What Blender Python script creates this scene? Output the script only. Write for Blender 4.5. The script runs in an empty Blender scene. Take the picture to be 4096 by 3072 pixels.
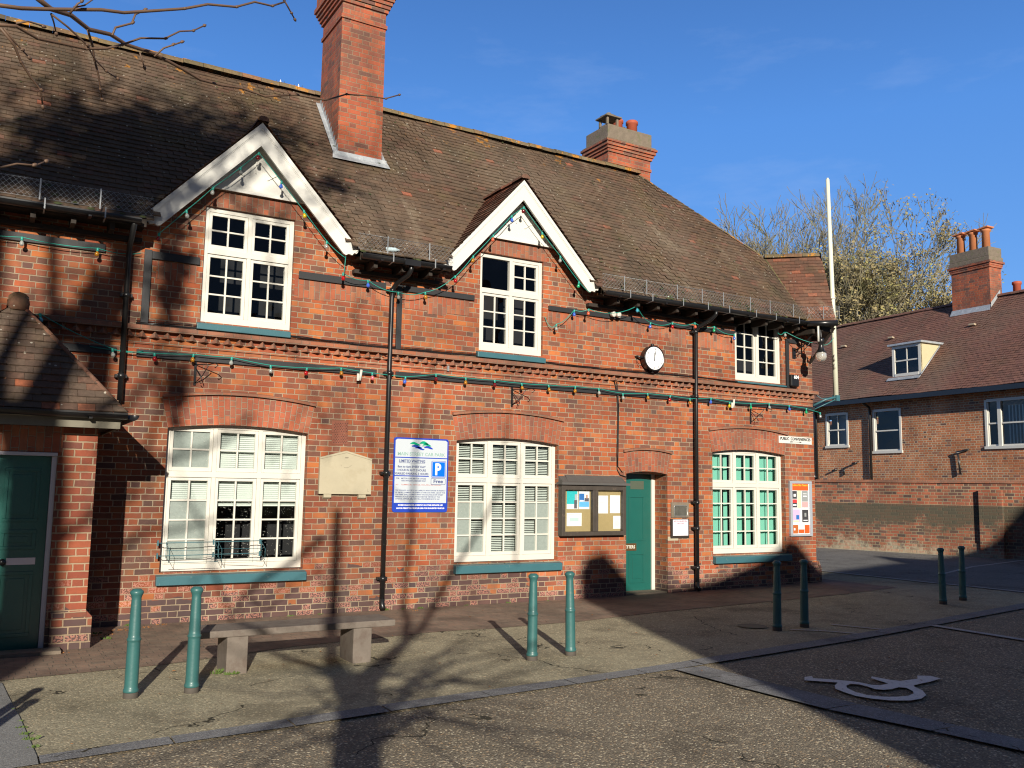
import bpy, math, random
from mathutils import Vector, Matrix, noise
random.seed(7)
R = math.radians
scn = bpy.context.scene
COL = scn.collection

# ------------------------------------------------------------ camera, light
cam_d = bpy.data.cameras.new("camera"); cam = bpy.data.objects.new("camera", cam_d)
COL.objects.link(cam); scn.camera = cam
cam_d.sensor_width = 36.0; cam_d.lens = 31.35; cam_d.clip_end = 2000
_yaw, _pit, _rol = 0.532052, 0.115289, 0.0159067
_fw = Vector((math.sin(_yaw)*math.cos(_pit), math.cos(_yaw)*math.cos(_pit), math.sin(_pit)))
_rt = Vector((math.cos(_yaw), -math.sin(_yaw), 0)); _up = _rt.cross(_fw)
_r = _rt*math.cos(_rol) + _up*math.sin(_rol); _u = -_rt*math.sin(_rol) + _up*math.cos(_rol)
cam.matrix_world = Matrix(((_r.x, _u.x, -_fw.x, 0), (_r.y, _u.y, -_fw.y, -11.768),
                           (_r.z, _u.z, -_fw.z, 1.73), (0, 0, 0, 1)))
AZ, EL = R(20.0), R(18.0)          # the sun shines towards +y, a little towards +x
L = Vector((math.sin(AZ)*math.cos(EL), math.cos(AZ)*math.cos(EL), -math.sin(EL)))
sun_d = bpy.data.lights.new("sun", 'SUN'); sun_d.energy = 5.0; sun_d.angle = R(0.5); sun_d.color = (1.0, 0.92, 0.79)
sun = bpy.data.objects.new("sun", sun_d); COL.objects.link(sun)
sun.rotation_mode = 'QUATERNION'; sun.rotation_quaternion = (-L).to_track_quat('Z', 'Y'); sun.location = (-10, -25, 20)
world = bpy.data.worlds.new("World"); scn.world = world; world.use_nodes = True
wt = world.node_tree; wt.nodes.clear()
w_out = wt.nodes.new('ShaderNodeOutputWorld'); w_bg = wt.nodes.new('ShaderNodeBackground')
w_sky = wt.nodes.new('ShaderNodeTexSky'); w_sky.sky_type = 'NISHITA'; w_sky.sun_disc = False
w_sky.sun_elevation = EL; w_sky.sun_rotation = AZ + math.pi
w_sky.air_density = 1.0; w_sky.dust_density = 0.0; w_sky.ozone_density = 4.0; w_sky.altitude = 300
w_bg.inputs['Strength'].default_value = 0.08
# thin cirrus: a few faint streaks low in the sky
w_tc = wt.nodes.new('ShaderNodeTexCoord'); w_map = wt.nodes.new('ShaderNodeMapping')
w_map.inputs['Scale'].default_value = (3.0, 3.0, 11.0); w_map.inputs['Rotation'].default_value = (0.25, 0.1, 0.5)
w_no = wt.nodes.new('ShaderNodeTexNoise'); w_no.inputs['Scale'].default_value = 1.3; w_no.inputs['Detail'].default_value = 7
w_no.inputs['Roughness'].default_value = 0.62
w_cr = wt.nodes.new('ShaderNodeValToRGB'); w_cr.color_ramp.elements[0].position = 0.54; w_cr.color_ramp.elements[0].color = (0, 0, 0, 1)
w_cr.color_ramp.elements[1].position = 0.86; w_cr.color_ramp.elements[1].color = (0.26, 0.26, 0.26, 1)
w_mx = wt.nodes.new('ShaderNodeMix'); w_mx.data_type = 'RGBA'; w_mx.inputs['B'].default_value = (4.6, 5.8, 8.6, 1)
w_hs = wt.nodes.new('ShaderNodeHueSaturation'); w_hs.inputs['Saturation'].default_value = 1.15; w_hs.inputs['Value'].default_value = 1.45; w_hs.inputs['Hue'].default_value = 0.503
wt.links.new(w_tc.outputs['Generated'], w_map.inputs['Vector']); wt.links.new(w_map.outputs[0], w_no.inputs['Vector'])
wt.links.new(w_no.outputs['Fac'], w_cr.inputs['Fac']); wt.links.new(w_cr.outputs['Color'], w_mx.inputs['Factor'])
# sky dimmed overhead and behind the camera to cut fill in the shade
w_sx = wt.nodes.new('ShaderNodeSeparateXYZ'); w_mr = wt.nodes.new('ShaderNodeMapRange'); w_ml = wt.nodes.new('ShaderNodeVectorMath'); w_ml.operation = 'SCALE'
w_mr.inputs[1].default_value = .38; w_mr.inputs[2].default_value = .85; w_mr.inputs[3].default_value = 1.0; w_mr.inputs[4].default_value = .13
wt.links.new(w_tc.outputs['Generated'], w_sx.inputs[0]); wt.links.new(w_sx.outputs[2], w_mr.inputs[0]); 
wt.links.new(w_sky.outputs[0], w_hs.inputs['Color']); w_rp = wt.nodes.new('ShaderNodeValToRGB'); w_rp.color_ramp.elements[0].color = (.19, .43, .90, 1); w_rp.color_ramp.elements[1].position = .55; w_rp.color_ramp.elements[1].color = (.068, .258, .80, 1)
w_rm = wt.nodes.new('ShaderNodeVectorMath'); w_rm.operation = 'SCALE'; w_rm.inputs['Scale'].default_value = 9.6
w_m2 = wt.nodes.new('ShaderNodeMix'); w_m2.data_type = 'RGBA'; w_m2.inputs['Factor'].default_value = .72
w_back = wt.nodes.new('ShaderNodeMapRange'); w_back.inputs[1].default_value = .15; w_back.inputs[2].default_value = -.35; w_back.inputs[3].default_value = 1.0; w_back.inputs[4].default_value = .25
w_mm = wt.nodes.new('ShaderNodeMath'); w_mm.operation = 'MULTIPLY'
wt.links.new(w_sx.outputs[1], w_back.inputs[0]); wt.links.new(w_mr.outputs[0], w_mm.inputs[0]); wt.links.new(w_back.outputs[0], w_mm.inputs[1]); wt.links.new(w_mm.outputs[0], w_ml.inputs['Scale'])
wt.links.new(w_sx.outputs[2], w_rp.inputs[0]); wt.links.new(w_rp.outputs[0], w_rm.inputs[0]); wt.links.new(w_hs.outputs[0], w_m2.inputs['A']); wt.links.new(w_rm.outputs[0], w_m2.inputs['B'])
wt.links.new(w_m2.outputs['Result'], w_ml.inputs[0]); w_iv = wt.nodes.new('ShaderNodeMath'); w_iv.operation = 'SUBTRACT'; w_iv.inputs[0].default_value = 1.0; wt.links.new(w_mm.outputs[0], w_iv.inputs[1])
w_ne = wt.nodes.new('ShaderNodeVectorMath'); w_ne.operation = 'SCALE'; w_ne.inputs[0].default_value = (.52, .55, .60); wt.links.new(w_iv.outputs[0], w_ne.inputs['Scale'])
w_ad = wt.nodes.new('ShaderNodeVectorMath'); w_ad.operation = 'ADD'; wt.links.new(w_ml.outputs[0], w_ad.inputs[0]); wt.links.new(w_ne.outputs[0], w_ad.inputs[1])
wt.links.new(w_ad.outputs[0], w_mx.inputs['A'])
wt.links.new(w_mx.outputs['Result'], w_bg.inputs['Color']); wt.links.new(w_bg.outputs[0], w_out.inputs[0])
scn.view_settings.view_transform = 'Standard'; scn.view_settings.look = 'None'
scn.view_settings.exposure = 0.4; scn.view_settings.gamma = 1.0
scn.render.engine = 'CYCLES'
scn.cycles.filter_width = 1.15; scn.cycles.max_bounces = 6; scn.cycles.transparent_max_bounces = 12

# ------------------------------------------------------------ object helpers
ORG = {}
def tag(o, label=None, cat=None, group=None, kind=None):
    if label: o['label'] = label
    if cat: o['category'] = cat
    if group: o['group'] = group
    if kind: o['kind'] = kind
    return o
def thing(name, loc, label, cat, group=None):
    o = bpy.data.objects.new(name, None); COL.objects.link(o); o.location = loc; o.empty_display_size = 0.2
    ORG[o] = Vector(loc); return tag(o, label, cat, group)

class MB:
    def __init__(s): s.v = []; s.f = []; s.m = []; s.uv = []; s.sm = []
    def face(s, pts, mat=0, uv=None, smooth=False):
        i = len(s.v); s.v += [Vector(p) for p in pts]; s.f.append(tuple(range(i, i+len(pts))))
        s.m.append(mat); s.uv.append(uv); s.sm.append(smooth)
    def shared(s, verts, faces, mat=0, smooth=True):
        i = len(s.v); s.v += [Vector(p) for p in verts]
        for f in faces: s.f.append(tuple(i+k for k in f)); s.m.append(mat); s.uv.append(None); s.sm.append(smooth)
    def box(s, x0, x1, y0, y1, z0, z1, mat=0, M=None):
        c = [(x0,y0,z0),(x1,y0,z0),(x1,y1,z0),(x0,y1,z0),(x0,y0,z1),(x1,y0,z1),(x1,y1,z1),(x0,y1,z1)]
        c = [Vector(p) for p in c]
        if M is not None: c = [M @ p for p in c]
        for f in ((0,3,2,1),(4,5,6,7),(0,1,5,4),(1,2,6,5),(2,3,7,6),(3,0,4,7)): s.face([c[k] for k in f], mat)
    def prism(s, poly, d, mat=0):            # poly: 3d points, d: extrusion vector
        d = Vector(d); P = [Vector(p) for p in poly]; n = len(P)
        nn = sum(((P[i]-P[0]).cross(P[(i+1) % n]-P[0]) for i in range(n)), Vector())
        if nn.dot(d) > 0: P.reverse()
        Q = [p+d for p in P]
        s.face(P, mat); s.face(Q[::-1], mat)
        for i in range(n): j = (i+1) % n; s.face([P[i], Q[i], Q[j], P[j]][::1], mat)
    def tube(s, path, r, sides=6, mat=0, cap=True):
        P = [Vector(p) for p in path]; n = len(P)
        rr = r if isinstance(r, (list, tuple)) else [r]*n
        vs = []; fs = []; prev = None
        for i in range(n):
            t = (P[min(i+1, n-1)]-P[max(i-1, 0)])
            if t.length < 1e-9: t = Vector((0,0,1))
            t.normalize()
            a = prev if prev is not None else (Vector((0,0,1)) if abs(t.z) < .9 else Vector((1,0,0)))
            x = (a - t*a.dot(t))
            if x.length < 1e-4: a = Vector((1,0,0)) if abs(t.x) < .9 else Vector((0,1,0)); x = a - t*a.dot(t)
            x.normalize(); y = t.cross(x); prev = x
            for k in range(sides):
                an = 2*math.pi*k/sides; vs.append(P[i] + (x*math.cos(an)+y*math.sin(an))*rr[i])
        for i in range(n-1):
            for k in range(sides):
                k2 = (k+1) % sides; fs.append((i*sides+k, i*sides+k2, (i+1)*sides+k2, (i+1)*sides+k))
        if cap: fs.append(tuple(range(sides))[::-1]); fs.append(tuple((n-1)*sides+k for k in range(sides)))
        s.shared(vs, fs, mat, True)
    def lathe(s, prof, c, sides=16, mat=0, axis=None):
        c = Vector(c); M = Matrix.Identity(3) if axis is None else Vector(axis).to_track_quat('Z', 'Y').to_matrix()
        vs = []; fs = []
        for (r, z) in prof:
            for k in range(sides):
                a = 2*math.pi*k/sides; vs.append(c + M @ Vector((r*math.cos(a), r*math.sin(a), z)))
        for i in range(len(prof)-1):
            for k in range(sides):
                k2 = (k+1) % sides; fs.append((i*sides+k, i*sides+k2, (i+1)*sides+k2, (i+1)*sides+k))
        fs.append(tuple(range(sides))[::-1]); fs.append(tuple((len(prof)-1)*sides+k for k in range(sides)))
        s.shared(vs, fs, mat, True)
    def build(s, name, mats, parent=None, label=None, bevel=0):
        if not isinstance(mats, (list, tuple)): mats = [mats]
        org = ORG.get(parent, Vector()) if parent is not None else Vector()
        me = bpy.data.meshes.new(name)
        me.from_pydata([tuple(v-org) for v in s.v], [], s.f)
        for m in mats: me.materials.append(m)
        me.polygons.foreach_set('material_index', s.m); me.polygons.foreach_set('use_smooth', s.sm)
        ul = me.uv_layers.new(name='UVMap'); data = [0.0]*(2*len(me.loops))
        for pi, p in enumerate(me.polygons):
            uv = s.uv[pi]
            if uv is None:
                n = p.normal
                if abs(n.z) > .95: t = Vector((1,0,0)); b = Vector((0,1,0))
                else: t = Vector((-n.y, n.x, 0)).normalized(); b = n.cross(t)
                for k, li in enumerate(p.loop_indices):
                    q = s.v[s.f[pi][k]]; data[2*li] = q.dot(t); data[2*li+1] = q.dot(b)
            else:
                for k, li in enumerate(p.loop_indices): data[2*li], data[2*li+1] = uv[k]
        ul.data.foreach_set('uv', data)
        me.update()
        o = bpy.data.objects.new(name, me); COL.objects.link(o)
        if parent is not None: o.parent = parent
        ORG[o] = org
        if bevel:
            # weld so that the bevel sees real edges
            b = o.modifiers.new('bevel', 'BEVEL'); b.width = bevel; b.segments = 2; b.limit_method = 'ANGLE'
            w = o.modifiers.new('weld', 'WELD'); w.merge_threshold = 1e-4
            o.modifiers.move(1, 0)
        if label: o['label'] = label
        return o

def text_part(name, txt, x, z, size, mat, y, parent, align='LEFT', sx=1.0, bold=0.0, rot=(math.pi/2, 0, 0), loc=None):
    cu = bpy.data.curves.new('txt', 'FONT'); cu.body = txt; cu.size = size; cu.align_x = align; cu.offset = bold
    cu.resolution_u = 3; cu.extrude = 0.0008
    to = bpy.data.objects.new('txt', cu); COL.objects.link(to)
    bpy.context.view_layer.update()
    me = bpy.data.meshes.new_from_object(to)
    bpy.data.objects.remove(to)
    M = Matrix.Translation(Vector(loc) if loc else Vector((x, y, z))) @ Matrix.Rotation(rot[2], 4, 'Z') @ Matrix.Rotation(rot[0], 4, 'X') @ Matrix.Diagonal((sx, 1, 1, 1))
    return me, M
def text_mb(items, mat, name, parent):
    """items: (text, x, z, size, y, align, sx, bold) -> one mesh"""
    mb = MB()
    for (txt, x, z, size, y, align, sx, bold) in items:
        me, M = text_part(name, txt, x, z, size, mat, y, parent, align, 1.0 if sx < 0 else sx, bold)
        vs = [M @ v.co for v in me.vertices]
        if sx < 0:
            a, b = min(v.x for v in vs), max(v.x for v in vs); k = -sx/(b-a)
            o_ = x-(-sx)/2 if align == 'CENTER' else x
            for v in vs: v.x = o_+(v.x-a)*k
        mb.shared(vs, [tuple(p.vertices) for p in me.polygons], 0, False)
        bpy.data.meshes.remove(me)
    return mb.build(name, mat, parent)

def copy_tree(o, parent=None):
    c = o.copy(); COL.objects.link(c)
    if parent is not None: c.parent = parent
    ORG[c] = ORG.get(o, Vector())
    for ch in [k for k in o.children]: copy_tree(ch, c)
    return c

# ------------------------------------------------------------ materials
class NT:
    def __init__(s, name):
        s.mat = bpy.data.materials.new(name); s.mat.use_nodes = True; s.t = s.mat.node_tree
        s.b = s.t.nodes['Principled BSDF']; s.out = s.t.nodes['Material Output']
    def n(s, typ, **kw):
        nd = s.t.nodes.new(typ)
        for k, v in kw.items():
            if k in nd.inputs: s.put(nd.inputs[k], v)
            else: setattr(nd, k, v)
        return nd
    def put(s, inp, v):
        if hasattr(v, 'is_output') or isinstance(v, bpy.types.NodeSocket): s.t.links.new(v, inp)
        else: inp.default_value = v
    def m(s, op, a, b=0.0, c=0.0, clamp=False):
        nd = s.t.nodes.new('ShaderNodeMath'); nd.operation = op; nd.use_clamp = clamp
        for i, v in enumerate((a, b, c)): s.put(nd.inputs[i], v)
        return nd.outputs[0]
    def ramp(s, fac, stops, interp='LINEAR'):
        nd = s.t.nodes.new('ShaderNodeValToRGB'); cr = nd.color_ramp; cr.interpolation = interp
        while len(cr.elements) < len(stops): cr.elements.new(0.5)
        for e, (p, c) in zip(cr.elements, stops): e.position = p; e.color = tuple(c)+(1,)*(4-len(c))
        s.put(nd.inputs[0], fac); return nd.outputs[0]
    def mix(s, f, a, b, mode='MIX'):
        nd = s.t.nodes.new('ShaderNodeMix'); nd.data_type = 'RGBA'; nd.blend_type = mode
        s.put(nd.inputs['Factor'], f); s.put(nd.inputs['A'], a if not isinstance(a, tuple) else a+(1,)*(4-len(a)))
        s.put(nd.inputs['B'], b if not isinstance(b, tuple) else b+(1,)*(4-len(b))); return nd.outputs['Result']
    def noise(s, vec, scale, detail=3, rough=.55, dim='3D'):
        nd = s.t.nodes.new('ShaderNodeTexNoise'); nd.noise_dimensions = dim
        if vec is not None: s.put(nd.inputs['Vector'], vec)
        nd.inputs['Scale'].default_value = scale; nd.inputs['Detail'].default_value = detail; nd.inputs['Roughness'].default_value = rough
        return nd.outputs['Fac']
    def pos(s): return s.t.nodes.new('ShaderNodeNewGeometry').outputs['Position']
    def uv(s): nd = s.t.nodes.new('ShaderNodeUVMap'); nd.uv_map = 'UVMap'; return nd.outputs[0]
    def bump(s, h, dist=.01, strength=1.0):
        nd = s.t.nodes.new('ShaderNodeBump'); s.put(nd.inputs['Height'], h); nd.inputs['Distance'].default_value = dist
        nd.inputs['Strength'].default_value = strength; s.t.links.new(nd.outputs[0], s.b.inputs['Normal'])
    def col(s, c): s.put(s.b.inputs['Base Color'], c if not isinstance(c, tuple) else c+(1,)*(4-len(c)))
    def set(s, **kw):
        for k, v in kw.items(): s.put(s.b.inputs[k.replace('_', ' ')], v)

def brick(name, stops, mortar, H=.075, P=.3375, jw=.0105, swap=False, low_dark=False, dark_frac=0.0, patchy=0.0, soot=None, stretcher=False, varn=.35, grime=.85, wash=None):
    t = NT(name); uv = t.uv(); pos = t.pos()
    wob = t.n('ShaderNodeTexNoise', Vector=pos, Scale=14.0, Detail=2.0)
    sp0 = t.n('ShaderNodeSeparateXYZ', Vector=uv)
    sw = t.n('ShaderNodeSeparateColor', Color=wob.outputs['Color'])
    U0, V0 = (sp0.outputs[1], sp0.outputs[0]) if swap else (sp0.outputs[0], sp0.outputs[1])
    U = t.m('ADD', U0, t.m('MULTIPLY', t.m('SUBTRACT', sw.outputs[0], .5), .012))
    V = t.m('ADD', V0, t.m('MULTIPLY', t.m('SUBTRACT', sw.outputs[1], .5), .010))
    vr = t.m('DIVIDE', V, H); row = t.m('FLOOR', vr); fv = t.m('MULTIPLY', t.m('FRACT', vr), H)
    wr = t.n('ShaderNodeTexWhiteNoise', noise_dimensions='1D', W=row)
    half = t.m('MULTIPLY', t.m('FRACT', t.m('MULTIPLY', row, .5)), P)
    uo = t.m('DIVIDE', t.m('ADD', t.m('ADD', U, half), t.m('MULTIPLY', wr.outputs[0], .035)), P)
    cell = t.m('FLOOR', uo); fu = t.m('MULTIPLY', t.m('FRACT', uo), P)
    if stretcher:
        isH = t.m('MULTIPLY', 0.0, fu); w = P; lx = fu
    else:
        isH = t.m('GREATER_THAN', fu, P*2/3); lx = t.m('SUBTRACT', fu, t.m('MULTIPLY', isH, P*2/3))
        w = t.m('SUBTRACT', P*2/3, t.m('MULTIPLY', isH, P/3))
    dx = t.m('MINIMUM', lx, t.m('SUBTRACT', w, lx)); dy = t.m('MINIMUM', fv, t.m('SUBTRACT', H, fv))
    d = t.m('MINIMUM', dx, dy)
    mask = t.n('ShaderNodeMapRange', interpolation_type='SMOOTHSTEP'); t.put(mask.inputs[0], d)
    mask.inputs[1].default_value = jw/2-.0015; mask.inputs[2].default_value = jw/2+.0025
    mk = mask.outputs[0]
    idv = t.n('ShaderNodeCombineXYZ', X=t.m('ADD', t.m('MULTIPLY', cell, 2.0), isH), Y=row)
    wn = t.n('ShaderNodeTexWhiteNoise', noise_dimensions='3D', Vector=idv.outputs[0])
    ws = t.n('ShaderNodeSeparateColor', Color=wn.outputs['Color'])
    base = t.ramp(wn.outputs['Value'], stops)
    n1 = t.noise(pos, 9.0, 5, .65); n2 = t.noise(pos, 1.1, 4, .6); n3 = t.noise(pos, 55.0, 3, .6)
    base = t.mix(t.m('MULTIPLY', t.m('SUBTRACT', n1, .35, clamp=True), varn*2.2), base, t.mix(.5, base, (.13, .06, .045)))
    base = t.mix(t.m('MULTIPLY', t.m('SUBTRACT', n3, .5, clamp=True), .9), base, (.5, .2, .1))
    base = t.mix(t.m('MULTIPLY', t.m('GREATER_THAN', ws.outputs[1], 1-dark_frac-.001), .8), base, (.11, .065, .058))
    sv = t.n('ShaderNodeMapping', Vector=pos, Scale=(1.6, 1.6, .55)); n5 = t.noise(sv.outputs[0], 1.25, 6, .66)
    gr = t.n('ShaderNodeMapRange'); t.put(gr.inputs[0], n5); gr.inputs[1].default_value = .50; gr.inputs[2].default_value = .66
    base = t.mix(t.m('MULTIPLY', gr.outputs[0], grime*.85), base, t.mix(.55, base, (.085, .055, .042)))
    if soot: base = soot(t, base, pos)
    mcol = t.mix(t.m('MULTIPLY', n1, .5), mortar, tuple(c*.62 for c in mortar))
    if patchy:     # areas where the joints are smeared over / weathered together
        pm = t.n('ShaderNodeMapRange'); t.put(pm.inputs[0], t.noise(pos, .9, 4, .65)); pm.inputs[1].default_value = .50; pm.inputs[2].default_value = .68
        mcol = t.mix(t.m('MULTIPLY', pm.outputs[0], patchy), mcol, base)
    if low_dark:
        z = t.n('ShaderNodeSeparateXYZ', Vector=pos).outputs[2]
        lo = t.n('ShaderNodeMapRange'); t.put(lo.inputs[0], t.m('ADD', z, t.m('MULTIPLY', t.m('SUBTRACT', n2, .5), 1.0)))
        lo.inputs[1].default_value = .62; lo.inputs[2].default_value = .02
        base = t.mix(t.m('MULTIPLY', t.m('LESS_THAN', ws.outputs[0], lo.outputs[0]), .85), base, (.07, .052, .055))
        pk = t.n('ShaderNodeMapRange'); t.put(pk.inputs[0], t.m('ADD', z, t.m('MULTIPLY', t.m('SUBTRACT', n1, .5), .9)))
        pk.inputs[1].default_value = .85; pk.inputs[2].default_value = .3
        base = t.mix(t.m('MULTIPLY', t.m('MULTIPLY', t.m('LESS_THAN', ws.outputs[2], .35), pk.outputs[0]), t.m('GREATER_THAN', n3, .5)), base, (.44, .20, .15))
    big = t.n('ShaderNodeMapRange'); t.put(big.inputs[0], n2); big.inputs[1].default_value = .35; big.inputs[2].default_value = .7
    big.inputs[3].default_value = .62; big.inputs[4].default_value = 1.12
    c = t.mix(mk, mcol, base)
    c = t.mix(1.0, c, t.n('ShaderNodeCombineXYZ', X=big.outputs[0], Y=big.outputs[0], Z=big.outputs[0]).outputs[0], 'MULTIPLY')
    c = t.mix(t.m('MULTIPLY', gr.outputs[0], grime*.35), c, (.12, .08, .06))
    if wash: c = wash(t, c, pos)
    t.col(c); t.set(Roughness=.88)
    h = t.m('ADD', t.m('MULTIPLY', mk, .8), t.m('ADD', t.m('MULTIPLY', n3, .35), t.m('MULTIPLY', ws.outputs[1], .18)))
    t.bump(h, .006, .9)
    return t.mat

def plain(name, c, rough=.6, var=.12, scale=8.0, metal=0.0, bump=0.0, spec=.5, bscale=60.0, dirt=None, coat=0.0):
    t = NT(name); pos = t.pos()
    n = t.noise(pos, scale, 5, .6)
    cc = t.mix(t.m('MULTIPLY', n, var*2), c, tuple(x*.45 for x in c))
    if dirt:
        dn = t.n('ShaderNodeMapRange'); t.put(dn.inputs[0], t.noise(pos, dirt[1], 6, .68)); dn.inputs[1].default_value = dirt[2]; dn.inputs[2].default_value = dirt[2]+.14
        cc = t.mix(t.m('MULTIPLY', dn.outputs[0], dirt[3]), cc, dirt[0])
    t.col(cc); t.set(Roughness=rough, Metallic=metal)
    t.b.inputs['Specular IOR Level'].default_value = spec
    if coat: t.b.inputs['Coat Weight'].default_value = coat; t.b.inputs['Coat Roughness'].default_value = .15
    if bump: t.bump(t.noise(pos, bscale, 4, .6), bump, .6)
    return t.mat

def flat(name, c, rough=.5, metal=0.0, spec=.5):
    t = NT(name); t.col(c); t.set(Roughness=rough, Metallic=metal); t.b.inputs['Specular IOR Level'].default_value = spec; return t.mat

BR = [(0, (.48, .128, .036)), (.16, (.42, .098, .033)), (.36, (.35, .080, .033)), (.52, (.27, .078, .040)), (.64, (.32, .105, .055)), (.80, (.55, .165, .042)), (.90, (.22, .085, .052)), (1, (.15, .07, .050))]
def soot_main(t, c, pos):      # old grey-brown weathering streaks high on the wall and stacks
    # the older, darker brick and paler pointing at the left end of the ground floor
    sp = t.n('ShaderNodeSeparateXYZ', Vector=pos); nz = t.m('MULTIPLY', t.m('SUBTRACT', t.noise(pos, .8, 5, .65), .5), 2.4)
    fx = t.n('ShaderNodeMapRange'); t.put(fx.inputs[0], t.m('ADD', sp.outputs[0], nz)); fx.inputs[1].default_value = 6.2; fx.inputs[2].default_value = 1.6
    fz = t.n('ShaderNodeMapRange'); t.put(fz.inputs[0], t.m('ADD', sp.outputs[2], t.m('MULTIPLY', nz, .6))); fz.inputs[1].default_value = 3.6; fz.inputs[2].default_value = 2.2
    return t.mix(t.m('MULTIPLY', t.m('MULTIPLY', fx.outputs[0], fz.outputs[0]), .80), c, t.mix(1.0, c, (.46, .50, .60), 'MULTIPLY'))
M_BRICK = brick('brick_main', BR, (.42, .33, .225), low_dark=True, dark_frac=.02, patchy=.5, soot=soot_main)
M_SOLD = brick('brick_soldier', [(0, (.50, .14, .06)), (.3, (.38, .10, .05)), (.6, (.44, .16, .075)), (.85, (.33, .13, .08)), (1, (.23, .095, .06))], (.36, .28, .2), swap=True, patchy=.3, jw=.007)
M_ARCH = brick('brick_arch', [(0, (.46, .125, .058)), (.5, (.36, .095, .05)), (.8, (.40, .13, .065)), (1, (.24, .085, .06))], (.38, .30, .21), swap=True, P=.22, jw=.007)
M_BAND = brick('brick_band', [(0, (.36, .15, .085)), (.5, (.28, .125, .08)), (1, (.36, .12, .055))], (.28, .21, .15), jw=.007)
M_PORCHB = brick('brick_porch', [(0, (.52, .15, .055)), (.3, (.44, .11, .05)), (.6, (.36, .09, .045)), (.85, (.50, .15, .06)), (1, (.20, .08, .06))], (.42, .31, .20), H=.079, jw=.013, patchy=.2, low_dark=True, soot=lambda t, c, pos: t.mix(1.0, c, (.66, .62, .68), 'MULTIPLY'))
M_CHIM = brick('brick_chimney', [(0, (.50, .125, .05)), (.4, (.43, .10, .045)), (.7, (.34, .09, .05)), (.9, (.26, .085, .055)), (1, (.14, .07, .055))], (.33, .22, .14), patchy=.5)
M_HOUSEB = brick('brick_house', [(0, (.64, .215, .08)), (.4, (.56, .175, .07)), (.75, (.60, .24, .10)), (.95, (.38, .15, .09)), (1, (.16, .09, .08))], (.66, .50, .32), H=.075, jw=.021, dark_frac=.01, patchy=.5, grime=.25)
def soot_garden(t, c, pos):
    z = t.n('ShaderNodeSeparateXYZ', Vector=pos).outputs[2]
    zz = t.m('ADD', z, t.m('MULTIPLY', t.m('SUBTRACT', t.noise(pos, 1.3, 6, .75), .5), 2.0))
    a = t.n('ShaderNodeMapRange'); t.put(a.inputs[0], zz); a.inputs[1].default_value = .75; a.inputs[2].default_value = 1.05
    b = t.m('LESS_THAN', t.m('ADD', z, t.m('MULTIPLY', t.noise(pos, 3.0, 2), .02)), 1.452)
    m = t.m('MULTIPLY', t.m('MULTIPLY', t.m('ADD', t.m('MULTIPLY', a.outputs[0], .80), .20), b), .88)
    c = t.mix(m, c, (.072, .068, .045))
    lo = t.n('ShaderNodeMapRange'); t.put(lo.inputs[0], zz); lo.inputs[1].default_value = .42; lo.inputs[2].default_value = .2
    return t.mix(t.m('MULTIPLY', lo.outputs[0], t.m('MULTIPLY', t.noise(pos, 12, 3), 1.1)), c, (.42, .38, .27))
M_GARDEN = brick('brick_garden', [(0, (.46, .14, .07)), (.3, (.36, .10, .055)), (.6, (.42, .14, .07)), (.8, (.20, .09, .06)), (1, (.08, .055, .05))], (.40, .32, .2), H=.081, jw=.016, dark_frac=.1, wash=soot_garden, patchy=.3)
M_CAST = brick('brick_plain', BR, (.42, .345, .25))

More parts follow.
